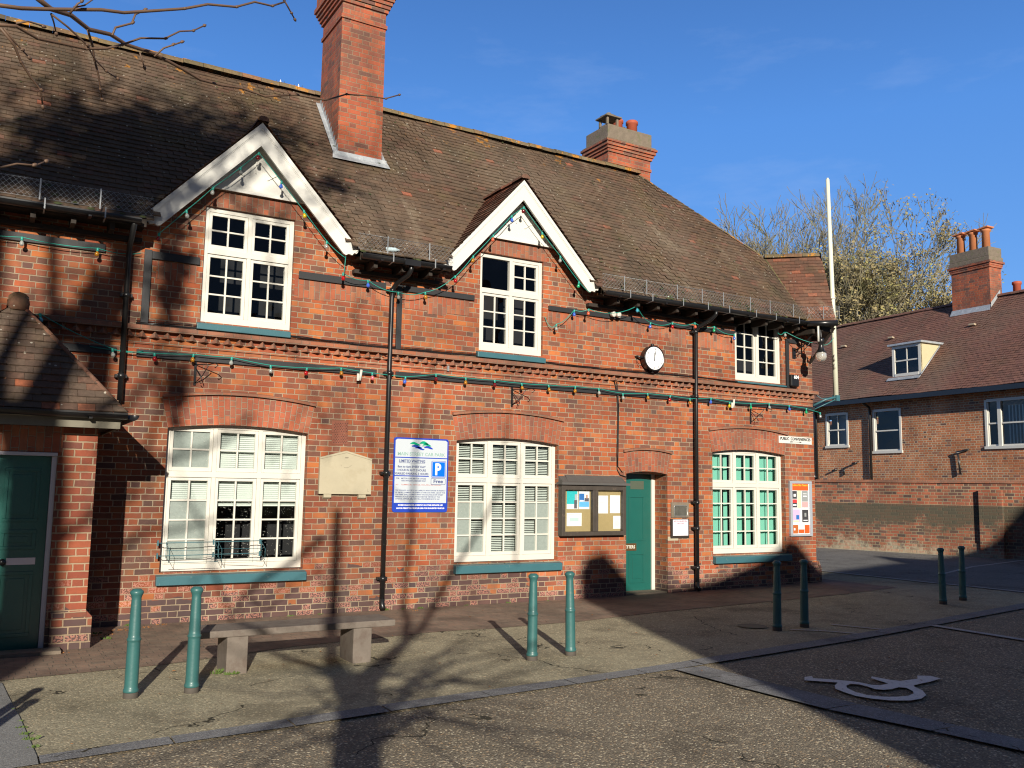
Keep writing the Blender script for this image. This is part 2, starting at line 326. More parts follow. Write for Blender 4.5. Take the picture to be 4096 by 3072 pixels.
def tiles_mat(name, stops, lichen=1.0, ridge_z=8.2, spots=1.0):
    t = NT(name); g = t.n('ShaderNodeNewGeometry'); pos = g.outputs['Position']
    base = t.ramp(g.outputs['Random Per Island'], stops)
    n1 = t.noise(pos, 1.3, 6, .68); n2 = t.noise(pos, 26.0, 5, .7); n3 = t.noise(pos, .45, 4, .6)
    c = t.mix(t.m('MULTIPLY', t.m('SUBTRACT', n2, .35, clamp=True), 1.6), base, (.035, .026, .02))
    a = t.n('ShaderNodeMapRange'); t.put(a.inputs[0], n1); a.inputs[1].default_value = .52; a.inputs[2].default_value = .72
    c = t.mix(t.m('MULTIPLY', a.outputs[0], .55*lichen), c, (.13, .115, .05))
    a3 = t.n('ShaderNodeMapRange'); t.put(a3.inputs[0], n3); a3.inputs[1].default_value = .45; a3.inputs[2].default_value = .68
    c = t.mix(t.m('MULTIPLY', a3.outputs[0], .5), c, (.17, .14, .105))
    st = t.n('ShaderNodeMapping', Vector=pos, Scale=(1.0, .28, .28)); n4 = t.noise(st.outputs[0], 1.5, 5, .65)
    a4 = t.n('ShaderNodeMapRange'); t.put(a4.inputs[0], n4); a4.inputs[1].default_value = .50; a4.inputs[2].default_value = .66
    c = t.mix(t.m('MULTIPLY', a4.outputs[0], .55*lichen), c, (.055, .048, .034))
    a5 = t.n('ShaderNodeMapRange'); t.put(a5.inputs[0], t.m('ADD', n4, t.m('MULTIPLY', n2, .12))); a5.inputs[1].default_value = .46; a5.inputs[2].default_value = .36
    c = t.mix(t.m('MULTIPLY', a5.outputs[0], .5*lichen), c, (.25, .215, .16))
    vo = t.n('ShaderNodeTexVoronoi', Vector=pos, Scale=17.0); vs = t.n('ShaderNodeSeparateColor', Color=vo.outputs['Color'])
    sp = t.m('MULTIPLY', t.m('LESS_THAN', vo.outputs['Distance'], .22), t.m('GREATER_THAN', t.m('ADD', vs.outputs[0], t.m('MULTIPLY', t.m('SUBTRACT', n1, .5), 1.2)), .90))
    c = t.mix(t.m('MULTIPLY', sp, .8*spots), c, (.42, .42, .36))
    z = t.n('ShaderNodeSeparateXYZ', Vector=pos).outputs[2]
    zr = t.n('ShaderNodeMapRange'); t.put(zr.inputs[0], z); zr.inputs[1].default_value = ridge_z-1.0; zr.inputs[2].default_value = ridge_z+.1
    om = t.n('ShaderNodeMapRange'); t.put(om.inputs[0], t.m('ADD', t.noise(pos, 3.4, 5, .7), t.m('MULTIPLY', zr.outputs[0], .16))); om.inputs[1].default_value = .72; om.inputs[2].default_value = .76
    c = t.mix(t.m('MULTIPLY', om.outputs[0], .8*lichen), c, (.42, .20, .03))
    c = t.mix(1.0, c, (1.0, .93, .90), 'MULTIPLY')
    t.col(c); t.set(Roughness=.85); t.b.inputs['Specular IOR Level'].default_value = .35
    t.bump(n2, .006, .7)
    return t.mat
M_TILE = tiles_mat('roof_tile_main', [(0, (.165, .105, .066)), (.3, (.120, .080, .053)), (.6, (.150, .104, .068)), (.85, (.095, .068, .048)), (.992, (.19, .10, .07)), (1, (.40, .14, .08))])
M_TILE_P = tiles_mat('roof_tile_porch', [(0, (.13, .095, .07)), (.5, (.10, .072, .055)), (.9, (.15, .085, .06)), (1, (.40, .13, .06))], ridge_z=9, lichen=.8)
M_TILE_D = tiles_mat('roof_tile_dormer', [(0, (.22, .10, .065)), (.5, (.16, .08, .055)), (.9, (.24, .12, .075)), (1, (.40, .14, .08))], ridge_z=6.9)
M_TILE_H = tiles_mat('roof_tile_house', [(0, (.27, .135, .10)), (.4, (.22, .115, .09)), (.8, (.25, .125, .10)), (.97, (.18, .10, .08)), (1, (.34, .18, .13))], lichen=.35, ridge_z=9.5, spots=.6)
M_RIDGE = tiles_mat('ridge_tile', [(0, (.22, .17, .09)), (.5, (.19, .16, .08)), (.85, (.26, .16, .08)), (1, (.36, .17, .08))], lichen=1.3, ridge_z=6.0)

M_WHITE = plain('white_paint', (.66, .64, .57), .42, .07, 5.0, bump=.001, dirt=((.42, .40, .33), 9.0, .64, .5))
M_WHITE2 = plain('white_paint_barge', (.68, .67, .62), .45, .06, 3.0, bump=.001, dirt=((.45, .43, .36), 7.0, .68, .4))
M_TEAL = plain('teal_paint', (.040, .145, .142), .45, .3, 6.0, bump=.002, bscale=35, dirt=((.16, .17, .13), 9.0, .60, .5), coat=.1)
M_TEALD = plain('teal_door_paint', (.014, .115, .095), .3, .18, 5.0, bump=.002, bscale=40, dirt=((.2, .3, .27), 20.0, .72, .4), coat=.3)
M_SILL = plain('teal_sill_paint', (.05, .15, .18), .4, .2, 6.0, bump=.002, dirt=((.25, .30, .28), 14.0, .62, .55))
M_BLACK = plain('black_gloss', (.014, .014, .015), .33, .3, 6.0, spec=.6, dirt=((.12, .115, .10), 14.0, .62, .35))
M_BATTEN = plain('black_batten', (.022, .023, .026), .6, .3, 10.0, bump=.002, dirt=((.12, .12, .12), 30.0, .63, .4))
M_DWOOD = plain('dark_timber', (.035, .025, .018), .75, .4, 10.0, bump=.003)
M_NBWOOD = plain('notice_timber', (.075, .06, .048), .6, .5, 7.0, bump=.003, dirt=((.20, .14, .09), 8.0, .58, .5))
M_GALV = plain('galvanised', (.45, .47, .48), .45, .3, 12.0, metal=.55)
M_LEAD = plain('lead_flashing', (.42, .45, .48), .5, .25, 6.0, metal=.25, bump=.004, bscale=20, dirt=((.62, .64, .64), 10.0, .5, .6))
M_STONE = plain('pale_stone', (.47, .42, .30), .8, .22, 4.0, bump=.003, dirt=((.36, .31, .21), 5.0, .55, .5))
M_CEMENT = plain('weathered_cement', (.25, .20, .15), .9, .5, 9.0, bump=.01, bscale=30, dirt=((.12, .13, .06), 7.0, .54, .8))
M_POT = plain('terracotta', (.46, .10, .05), .7, .2, 6.0, bump=.002)
M_POTY = plain('terracotta_light', (.60, .22, .09), .7, .2, 6.0, bump=.002)
M_BENCH = plain('bench_timber', (.21, .175, .145), .85, .4, 7.0, bump=.006, bscale=40, dirt=((.10, .07, .055), 6.0, .5, .6))
M_STEEL = plain('stainless', (.55, .45, .38), .3, .2, 5.0, metal=.9)
M_DARK = flat('room_dark', (.012, .012, .014), .9)
M_BARK = plain('bark', (.16, .13, .09), .9, .5, 8.0, bump=.006, dirt=((.13, .15, .05), 5.0, .55, .6))
M_TWIG = plain('twig_bark', (.16, .095, .06), .6, .4, 20.0, bump=.001)
M_GREYTWIG = plain('far_bark', (.34, .30, .20), .9, .4, 1.0, dirt=((.27, .28, .11), .8, .5, .6))
M_SEED = plain('seed_cluster', (.40, .32, .15), .9, .5, .9, dirt=((.27, .28, .08), .5, .5, .8))
M_LEAF = plain('weed_leaf', (.10, .16, .03), .7, .4, 20.0)
M_DRYLEAF = plain('dry_leaf', (.35, .15, .05), .8, .3, 20.0)
M_BLIND = flat('blind_slat', (.60, .66, .62), .6)
M_FROST = plain('obscured_glass', (.38, .42, .40), .25, .3, 30.0, bump=.003, bscale=90, spec=.7)
M_CURT = flat('teal_curtain', (.16, .46, .36), .8)
M_GREYP = flat('aluminium_frame', (.46, .50, .55), .35, .3)
M_PAPER = flat('paper', (.78, .78, .80), .6)
M_CORK = plain('cork', (.38, .29, .14), .9, .15, 20.0, bump=.002)

def glass_mat(name, tint=(.93, .95, .94), rough=.01, speck=False):
    t = NT(name); pos = t.pos(); t.t.nodes.remove(t.b)
    tr = t.n('ShaderNodeBsdfTransparent', Color=tint+(1,)); gl = t.n('ShaderNodeBsdfGlossy', Roughness=rough)
    bp = t.n('ShaderNodeBump', Height=t.noise(pos, 1.5, 2), Distance=.03, Strength=.5)
    t.t.links.new(bp.outputs[0], gl.inputs['Normal'])
    fr = t.n('ShaderNodeFresnel', IOR=1.5)
    mx = t.n('ShaderNodeMixShader'); t.t.links.new(fr.outputs[0], mx.inputs[0]); t.t.links.new(tr.outputs[0], mx.inputs[1]); t.t.links.new(gl.outputs[0], mx.inputs[2])
    last = mx
    if speck:
        vo = t.n('ShaderNodeTexVoronoi', Vector=pos, Scale=70.0); vs = t.n('ShaderNodeSeparateColor', Color=vo.outputs['Color'])
        f = t.m('MULTIPLY', t.m('LESS_THAN', vo.outputs['Distance'], t.m('MULTIPLY', vs.outputs[0], .34)), t.m('GREATER_THAN', vs.outputs[1], .66))
        df = t.n('ShaderNodeBsdfDiffuse', Color=(.55, .55, .5, 1))
        m2 = t.n('ShaderNodeMixShader'); t.put(m2.inputs[0], t.m('MULTIPLY', f, .75)); t.t.links.new(mx.outputs[0], m2.inputs[1]); t.t.links.new(df.outputs[0], m2.inputs[2]); last = m2
    t.t.links.new(last.outputs[0], t.out.inputs[0]); return t.mat
M_GLASS = glass_mat('window_glass'); M_GLASSD = glass_mat('window_glass_speckled', speck=True)

def bulb_mat(name, c):
    t = NT(name); t.col(c); t.set(Roughness=.12); t.b.inputs['Coat Weight'].default_value = .5
    t.b.inputs['Transmission Weight'].default_value = .35; return t.mat
M_SOCK = flat('lamp_socket_green', (.02, .30, .24), .4)
BULB = {k: bulb_mat('bulb_'+n, c) for k, n, c in [('R', 'red', (.55, .01, .015)), ('D', 'dark_red', (.22, .01, .015)), ('A', 'amber', (.55, .24, .02)), ('C', 'clear', (.45, .47, .44)),
        ('P', 'pink', (.85, .22, .27)), ('B', 'blue', (.08, .20, .80)), ('Y', 'yellow', (.72, .55, .02)), ('G', 'green', (.03, .50, .22)), ('O', 'orange', (.85, .17, .08)), ('T', 'cyan', (.10, .50, .68))]}

def ground_mat(name, c1, c2, specks, speck_scale, speck_amt, patch, rough=.95, bump=.004, dirt=None):
    t = NT(name); pos = t.pos()
    vo = t.n('ShaderNodeTexVoronoi', Vector=pos, Scale=speck_scale); vs = t.n('ShaderNodeSeparateColor', Color=vo.outputs['Color'])
    c = t.ramp(vs.outputs[0], [(0, c2), (.5, c1), (.8, c1), (1, tuple(x*1.25 for x in c1))])
    n1 = t.noise(pos, 1.1, 5, .65); n2 = t.noise(pos, 7.0, 5, .7); n3 = t.noise(pos, 190.0, 3, .7)
    c = t.mix(t.m('MULTIPLY', t.m('SUBTRACT', n2, .38, clamp=True), 1.5*patch), c, tuple(x*.42 for x in c2))
    a = t.n('ShaderNodeMapRange'); t.put(a.inputs[0], n1); a.inputs[1].default_value = .42; a.inputs[2].default_value = .66
    c = t.mix(t.m('MULTIPLY', a.outputs[0], patch), c, tuple(x*.62 for x in c2))
    sp = t.m('GREATER_THAN', vs.outputs[1], 1-speck_amt)
    c = t.mix(t.m('MULTIPLY', sp, .85), c, t.mix(vs.outputs[2], specks[0], specks[1]))
    c = t.mix(t.m('MULTIPLY', t.m('SUBTRACT', n3, .45, clamp=True), 1.2), c, tuple(x*.5 for x in c2))
    # worn, stained patches with soft outlines, fine cracks
    n6 = t.noise(pos, .55, 6, .72); st = t.n('ShaderNodeMapRange'); t.put(st.inputs[0], n6); st.inputs[1].default_value = .55; st.inputs[2].default_value = .62
    c = t.mix(t.m('MULTIPLY', st.outputs[0], .38*patch*2), c, tuple(x*.5 for x in c2))
    wv = t.n('ShaderNodeTexNoise', Vector=pos, Scale=1.7, Detail=4.0); vc = t.n('ShaderNodeTexVoronoi', feature='DISTANCE_TO_EDGE', Scale=.42)
    va = t.n('ShaderNodeVectorMath', operation='ADD'); t.put(va.inputs[0], pos); t.put(va.inputs[1], wv.outputs['Color']); t.put(vc.inputs['Vector'], va.outputs[0])
    c = t.mix(t.m('MULTIPLY', t.m('LESS_THAN', vc.outputs['Distance'], .004), t.m('GREATER_THAN', n1, .52)), c, (.05, .045, .03))
    if dirt: c = dirt(t, c, pos)
    t.col(c); t.set(Roughness=rough); t.b.inputs['Specular IOR Level'].default_value = .25
    t.bump(t.m('ADD', t.m('MULTIPLY', vo.outputs['Distance'], -1.0), t.m('MULTIPLY', n2, .3)), bump, 1.0)
    return t.mat
M_CHIP = ground_mat('bound_chippings', (.275, .235, .170), (.155, .128, .092), ((.80, .72, .52), (.50, .33, .18)), 78.0, .13, .4, bump=.006)
M_PAVE = ground_mat('aggregate_concrete', (.40, .36, .245), (.27, .235, .16), ((.66, .60, .42), (.55, .42, .25)), 75.0, .10, .55, bump=.003)
M_SLAB = ground_mat('smooth_concrete', (.27, .27, .26), (.21, .21, .20), ((.4, .4, .38), (.33, .33, .3)), 120.0, .08, .3, bump=.002)
M_SETT = ground_mat('granite_edging', (.25, .25, .25), (.17, .17, .175), ((.38, .38, .38), (.3, .3, .3)), 110.0, .1, .5, bump=.003)
M_ROAD = ground_mat('asphalt', (.20, .195, .185), (.13, .125, .12), ((.34, .33, .3), (.28, .26, .24)), 70.0, .12, .35, bump=.004)
M_PAVB = brick('brick_paviors', [(0, (.27, .185, .135)), (.4, (.26, .20, .145)), (.7, (.30, .205, .145)), (1, (.21, .165, .12))], (.20, .17, .125), H=.11, P=.33, patchy=.9, jw=.006, varn=.6)
M_LINE = plain('worn_road_paint', (.46, .45, .43), .8, .35, 9.0, dirt=((.12, .11, .1), 26.0, .55, .75))
M_LINEG = plain('grey_kerb_stone', (.36, .36, .34), .85, .3, 6.0, bump=.003)
# ------------------------------------------------------------ geometry helpers
def gz(x): return 0.012*max(0.0, x-10.0)
def clip(poly, a, b, c):                      # keep a*x+b*y <= c (2d)
    out = []
    for i in range(len(poly)):
        p, q = poly[i], poly[(i+1) % len(poly)]
        dp = a*p[0]+b*p[1]-c; dq = a*q[0]+b*q[1]-c
        if dp <= 1e-9: out.append(p)
        if (dp < -1e-9 and dq > 1e-9) or (dp > 1e-9 and dq < -1e-9):
            t = dp/(dp-dq); out.append((p[0]+(q[0]-p[0])*t, p[1]+(q[1]-p[1])*t))
    return out
def area(p): return .5*abs(sum(p[i][0]*p[(i+1) % len(p)][1]-p[(i+1) % len(p)][0]*p[i][1] for i in range(len(p))))
def ground_sheet(mb, poly, dz, mat=0):
    for s in (1, -1):
        c = clip(poly, s, 0, s*10.0)
        if len(c) > 2 and area(c) > 1e-6:
            if sum(c[i][0]*c[(i+1) % len(c)][1]-c[(i+1) % len(c)][0]*c[i][1] for i in range(len(c))) < 0: c = c[::-1]
            mb.face([(x, y, gz(x)+dz) for x, y in c], mat)

def tile_roof(mb, O, U, V, poly, gauge=.10, tw=.165, lift=.013, skip=None, wav=.006, seed=1, thick=True):
    """plain clay tiles, each its own island; O origin, U along the eaves, V up the slope, poly in (u,v)"""
    O = Vector(O); U = Vector(U).normalized(); V = Vector(V).normalized(); N = U.cross(V)
    rnd = random.Random(seed)
    u0, u1 = min(p[0] for p in poly), max(p[0] for p in poly); v0, v1 = min(p[1] for p in poly), max(p[1] for p in poly)
    r = 0; v = v0
    while v < v1-1e-4:
        row = clip(clip(poly, 0, -1, -v), 0, 1, v+gauge)
        if len(row) > 2 and area(row) > 1e-5:
            ra, rb = min(p[0] for p in row), max(p[0] for p in row)
            k = math.floor((ra-u0)/tw - .5*(r % 2)); u = u0+(k+.5*(r % 2))*tw
            while u < rb:
                c = clip(clip(row, -1, 0, -u), 1, 0, u+tw-.0025)
                if len(c) > 2 and area(c) > 2e-5:
                    cu, cv = u+tw/2, v+gauge/2
                    P = O+U*cu+V*cv
                    if not (skip and skip(P)):
                        j = rnd.uniform(-.003, .003); tl = rnd.uniform(-.004, .004)
                        w = wav*(math.sin(cu*.9+1.3*cv)+math.sin(cu*2.3-cv*1.1+2))
                        vo = rnd.uniform(-.004, .004)
                        def lp(p): return O+U*p[0]+V*(p[1]+vo*(1 if p[1] < v+.02 else 0))+N*(w+j+lift*(1.15-(p[1]-v)/gauge)+tl*(p[0]-cu)/tw)
                        Q = [lp(p) for p in c]
                        nn = (Q[1]-Q[0]).cross(Q[2]-Q[0])
                        if nn.dot(N) < 0: Q.reverse(); c = c[::-1]
                        i0 = len(mb.v); mb.face(Q)
                        # riser on the lower edge, shares vertices so it stays in the island
                        for i in range(len(c)):
                            a, b = c[i], c[(i+1) % len(c)]
                            if abs(a[1]-v) < 1e-6 and abs(b[1]-v) < 1e-6 or (thick and a[0]==b[0] and False):
                                m = len(mb.v); mb.v += [Q[i]-N*(lift*1.2), Q[(i+1) % len(c)]-N*(lift*1.2)]
                                mb.f.append((i0+(i+1) % len(c), i0+i, m, m+1)); mb.m.append(0); mb.uv.append(None); mb.sm.append(False)
                u += tw
        v += gauge; r += 1

def ridge_tiles(mb, a, b, r=.11, seg=.30, lift=.03, sides=7, seed=3, openang=math.pi):
    a, b = Vector(a), Vector(b); d = (b-a); n = max(1, int(d.length/seg)); t = d.normalized(); rnd = random.Random(seed)
    side = t.cross(Vector((0,0,1))).normalized(); up = side.cross(t)
    for i in range(n):
        p0 = a+d*(i/n); p1 = a+d*((i+1)/n)-t*.006
        rr = r*rnd.uniform(.96, 1.05); lj = lift+rnd.uniform(-.006, .006)
        vs = []; fs = []
        for p, k in ((p0, 1.0), (p1, .97)):
            for s in range(sides):
                an = math.pi*(-.05+1.1*s/(sides-1)); vs.append(p+side*(math.cos(an)*rr*k)+up*(math.sin(an)*rr*k*.8+lj-.03))
        for s in range(sides-1): fs.append((s, sides+s, sides+s+1, s+1))
        fs.append(tuple(range(sides))); fs.append(tuple(sides+s for s in range(sides))[::-1])
        mb.shared(vs, fs, 0, False)

def wall_xz(mb, x0, x1, z0, z1, holes, y, mat=0, flip=False):
    """wall facing -y with rectangular holes (hx0,hx1,hz0,hz1)"""
    xs = sorted({x0, x1} | {h[k] for h in holes for k in (0, 1) if x0 < h[k] < x1})
    zs = sorted({z0, z1} | {h[k] for h in holes for k in (2, 3) if z0 < h[k] < z1})
    for i in range(len(xs)-1):
        for j in range(len(zs)-1):
            cx, cz = (xs[i]+xs[i+1])/2, (zs[j]+zs[j+1])/2
            if any(h[0] < cx < h[1] and h[2] < cz < h[3] for h in holes): continue
            mb.face([(xs[i], y, zs[j]), (xs[i+1], y, zs[j]), (xs[i+1], y, zs[j+1]), (xs[i], y, zs[j+1])], mat)
def arc_z(x, x0, x1, zs, zc):
    xc = (x0+x1)/2; return zs+(zc-zs)*(1-((x-xc)/((x1-x0)/2))**2)
def opening(mb, x0, x1, z0, zs, zc, y, depth, mat=0, n=16, ztop=None):
    """arched spandrels + reveals; hole in the wall is x0..x1, z0..zc"""
    P = [(x0+(x1-x0)*i/n) for i in range(n+1)]
    for i in range(n):
        a, b = P[i], P[i+1]; za, zb = arc_z(a, x0, x1, zs, zc), arc_z(b, x0, x1, zs, zc)
        if zc-za > 1e-5 or zc-zb > 1e-5:
            mb.face([(a, y, za), (b, y, zb), (b, y, zc), (a, y, zc)], mat)
        mb.face([(a, y, za), (a, y+depth, za), (b, y+depth, zb), (b, y, zb)], mat)
    mb.face([(x0, y, z0), (x0, y+depth, z0), (x0, y+depth, zs), (x0, y, zs)][::-1], mat)
    mb.face([(x1, y, z0), (x1, y+depth, z0), (x1, y+depth, zs), (x1, y, zs)], mat)
    mb.face([(x0, y, z0), (x1, y, z0), (x1, y+depth, z0), (x0, y+depth, z0)], mat)
def arch_band(mb, x0, x1, zs, zc, X0, X1, Zs, Zc, y, n=24, mat=0):
    """ring of gauged brick between the intrados (x0,x1,zs,zc) and extrados (X0,X1,Zs,Zc), UV follows the arc"""
    for i in range(n):
        t0, t1 = i/n, (i+1)/n
        a, b = x0+(x1-x0)*t0, x0+(x1-x0)*t1; A, B = X0+(X1-X0)*t0, X0+(X1-X0)*t1
        za, zb = arc_z(a, x0, x1, zs, zc), arc_z(b, x0, x1, zs, zc); ZA, ZB = arc_z(A, X0, X1, Zs, Zc), arc_z(B, X0, X1, Zs, Zc)
        w = (X1-X0); mb.face([(a, y, za), (b, y, zb), (B, y, ZB), (A, y, ZA)], mat, uv=[(w*t0, 0), (w*t1, 0), (w*t1, ZB-zb), (w*t0, ZA-za)])
    mb.face([(x0, y, zs), (X0, y, Zs), (X0, y+.01, Zs), (x0, y+.01, zs)], mat); mb.face([(x1, y, zs), (x1, y+.01, zs), (X1, y+.01, Zs), (X1, y, Zs)], mat)
def hood(mb, X0, X1, Zs, Zc, y0, y1, h, n=20):
    for i in range(n):
        a, b = X0+(X1-X0)*i/n, X0+(X1-X0)*(i+1)/n; za, zb = arc_z(a, X0, X1, Zs, Zc), arc_z(b, X0, X1, Zs, Zc)
        mb.face([(a, y0, za), (b, y0, zb), (b, y0, zb+h*.7), (a, y0, za+h*.7)]); mb.face([(a, y0, za+h*.7), (b, y0, zb+h*.7), (b, y1, zb+h), (a, y1, za+h)])
        mb.face([(a, y1, za), (b, y1, zb), (b, y0, zb), (a, y0, za)])
    mb.face([(X0, y0, Zs), (X0, y0, Zs+h*.7), (X0, y1, Zs+h), (X0, y1, Zs)]); mb.face([(X1, y0, Zs), (X1, y1, Zs), (X1, y1, Zs+h), (X1, y0, Zs+h*.7)])

def casement(parent, x0, x1, z0, z1, y, nl, zt, ru, rl, sill=None, single=(), frost=(), blind=None, curtain=None, speck=(), room=.9, handles=True, closed=False):
    """white timber casement window: returns the frame mesh; panes, sill, blind are its children"""
    f = MB(); g = MB(); gs = MB(); fr = MB()
    J = .055; T = .075; Mw = .05
    f.box(x0, x0+J, y, y+.07, z0, z1); f.box(x1-J, x1, y, y+.07, z0, z1)
    f.box(x0+J, x1-J, y+.002, y+.07, z1-.06, z1); f.box(x0+J, x1-J, y-.004, y+.07, z0, z0+.085)
    lw = (x1-x0-2*J-(nl-1)*Mw)/nl
    rows_ = [(z0+.085, zt-T/2 if zt else z1-.06, rl)] + ([(zt+T/2, z1-.06, ru)] if zt else [])
    if zt: f.box(x0+J, x1-J, y-.008, y+.07, zt-T/2, zt+T/2)
    for i in range(nl):
        a = x0+J+i*(lw+Mw); b = a+lw
        if i: f.box(a-Mw, a, y-.003, y+.07, z0+.085, z1-.06)
        for k, (c, d, nr) in enumerate(rows_):
            S = .042; yy = y+.012
            if (i, k) in single: S = .0; nr_ = 1; nc = 1
            else:
                nr_ = nr; nc = 2
                f.box(a+.002, a+S, yy, yy+.045, c+.002, d-.002); f.box(b-S, b-.002, yy, yy+.045, c+.002, d-.002)
                f.box(a+S, b-S, yy+.001, yy+.045, d-S, d-.002); f.box(a+S, b-S, yy+.001, yy+.045, c+.002, c+S*1.25)
            ia, ib, ic, idd = a+S, b-S, c+(S*1.25 if S else 0), d-S
            if nc == 2: m = (ia+ib)/2; f.box(m-.011, m+.011, yy+.008, yy+.04, ic, idd)
            for r in range(1, nr_): zz = ic+(idd-ic)*r/nr_; f.box(ia, ib, yy+.010, yy+.038, zz-.011, zz+.011)
            for r in range(nr_):
                for cc in range(nc):
                    px0 = ia+(ib-ia)*cc/nc; px1 = ia+(ib-ia)*(cc+1)/nc; pz0 = ic+(idd-ic)*r/nr_; pz1 = ic+(idd-ic)*(r+1)/nr_
                    tgt = g
                    if (i, k, r, cc) in speck or (i, k, r) in speck: tgt = gs
                    tl = random.uniform(-.002, .002)
                    tgt.face([(px0, yy+.025, pz0), (px1, yy+.025+tl, pz0), (px1, yy+.025+tl, pz1), (px0, yy+.025, pz1)])
                    if (i, k, r, cc) in frost or (i, k, r) in frost: fr.face([(px0, yy+.033, pz0), (px1, yy+.033, pz0), (px1, yy+.033, pz1), (px0, yy+.033, pz1)])
    w = f.build('window', M_WHITE, parent, bevel=.003)
    if g.f: g.build('pane', M_GLASS, w)
    if gs.f: gs.build('pane', M_GLASSD, w, label='rain-speckled dark panes')
    if fr.f: fr.build('obscured_pane', M_FROST, w)
    if sill:
        s = MB(); sx0, sx1, st, sb, sy = sill
        s.prism([(sx0, y-.002, st), (sx0, sy, st-.035), (sx0, sy, sb), (sx0, y-.002, sb)], (sx1-sx0, 0, 0)); s.build('sill', M_SILL, w, bevel=.006)
    if blind:
        bl = MB()
        for (bx0, bx1, bz0, bz1) in blind:
            z = bz0
            while z < bz1:
                tw_ = random.uniform(-.001, .001)
                bl.face([(bx0, y+.105, z+tw_), (bx1, y+.105, z-tw_), (bx1, y+.118, z+(.0245 if closed else .0135)), (bx0, y+.118, z+(.0245 if closed else .0135))]); z += .0265
        bl.build('blind', M_BLIND, w)
    if curtain:
        cu = MB(); x = x0
        rc = random.Random(5)
        while x < x1:
            ww = rc.uniform(.05, .09); cu.face([(x, y+.16, z0), (x+ww*.8, y+.13, z0), (x+ww*.8, y+.13, z1), (x, y+.16, z1)]); cu.face([(x+ww*.8, y+.13, z0), (x+ww, y+.17, z0), (x+ww, y+.17, z1), (x+ww*.8, y+.13, z1)]); x += ww+rc.choice((0, .012, .03, .07))
        cu.build('curtain', M_CURT, w)
    rm = MB()      # the dark room behind
    rm.face([(x0-.3, y+room, z0-.3), (x1+.3, y+room, z0-.3), (x1+.3, y+room, z1+.2), (x0-.3, y+room, z1+.2)])
    rm.face([(x0, y+.075, z1), (x1, y+.075, z1), (x1+.3, y+room, z1+.2), (x0-.3, y+room, z1+.2)]); rm.face([(x0, y+.075, z0), (x0-.3, y+room, z0-.3), (x1+.3, y+room, z0-.3), (x1, y+.075, z0)])
    rm.face([(x0, y+.075, z0), (x0, y+.075, z1), (x0-.3, y+room, z1+.2), (x0-.3, y+room, z0-.3)]); rm.face([(x1, y+.075, z0), (x1+.3, y+room, z0-.3), (x1+.3, y+room, z1+.2), (x1, y+.075, z1)])
    rm.build('room', M_DARK, w)
    return w
# ------------------------------------------------------------ ground
gb = MB()
NX = [-150, -60, -20, -5, 10, 20, 40, 80, 200]; NY = [-120, -60, -30, -12, 0, 12, 30, 70, 200]
for i in range(len(NX)-1):
    for j in range(len(NY)-1): gb.face([(NX[i], NY[j], gz(NX[i])), (NX[i+1], NY[j], gz(NX[i+1])), (NX[i+1], NY[j+1], gz(NX[i+1])), (NX[i], NY[j+1], gz(NX[i]))])
tag(gb.build('ground', M_CHIP), kind='structure')
kerb_n = [(-6, -6.02), (.42, -5.45), (1.33, -5.37), (2.3, -5.30), (3.26, -5.19), (4.2, -5.12), (5.75, -4.98), (6.9, -4.85), (9.0, -4.58), (10.9, -4.30), (14.4, -3.85), (20, -3.1)]
kerb_f = [(-6, -5.85), (.42, -5.27), (1.33, -5.18), (2.3, -5.08), (3.26, -4.98), (4.2, -4.91), (5.75, -4.76), (6.9, -4.62), (9.0, -4.34), (10.9, -4.06), (14.4, -3.58), (20, -2.85)]
m = MB()
for a, b in zip(range(len(kerb_f)-1), range(1, len(kerb_f))):
    if kerb_f[a][0] >= 14.4: continue
    (xa, ya), (xb, yb) = kerb_f[a], kerb_f[b]
    ground_sheet(m, [(xa, ya), (xb, yb), (xb, .3), (xa, .3)], .006)
tag(m.build('pavement', M_PAVE), kind='structure')
m = MB(); ground_sheet(m, [(14.4, -3.58), (60, 2.0), (60, 60), (13.6, 60), (13.6, .3), (14.4, .3)], .006)
m2 = MB(); ground_sheet(m2, [(15.45, -3.4), (21.5, -2.6), (23.3, -2.5), (21.2, 5.2), (19.0, 14.0), (17, 30), (15.3, 30), (15.42, 2)], .012)
tag(m.build('side_pavement', M_PAVE), kind='structure'); tag(m2.build('road', M_ROAD), kind='structure')
m = MB()
pb = [(-6, -2.75), (.26, -2.74), (.94, -2.68), (1.6, -2.62), (3.0, -2.2), (4.81, -1.97), (5.53, -2.03), (6.85, -2.0), (8.24, -1.75), (10, -1.6), (12.5, -1.5), (14.2, -1.3)]
for a, b in zip(pb, pb[1:]): ground_sheet(m, [a, b, (b[0], .35), (a[0], .35)], .011)
tag(m.build('brick_paving', M_PAVB), kind='structure')
m = MB(); ground_sheet(m, [(-8, -2.86), (.27, -2.86), (.31, -3.5), (.36, -4.17), (.42, -5.28), (.42, -5.46), (-8, -6.1)], .016)
tag(m.build('concrete_slab', M_SLAB), kind='structure')
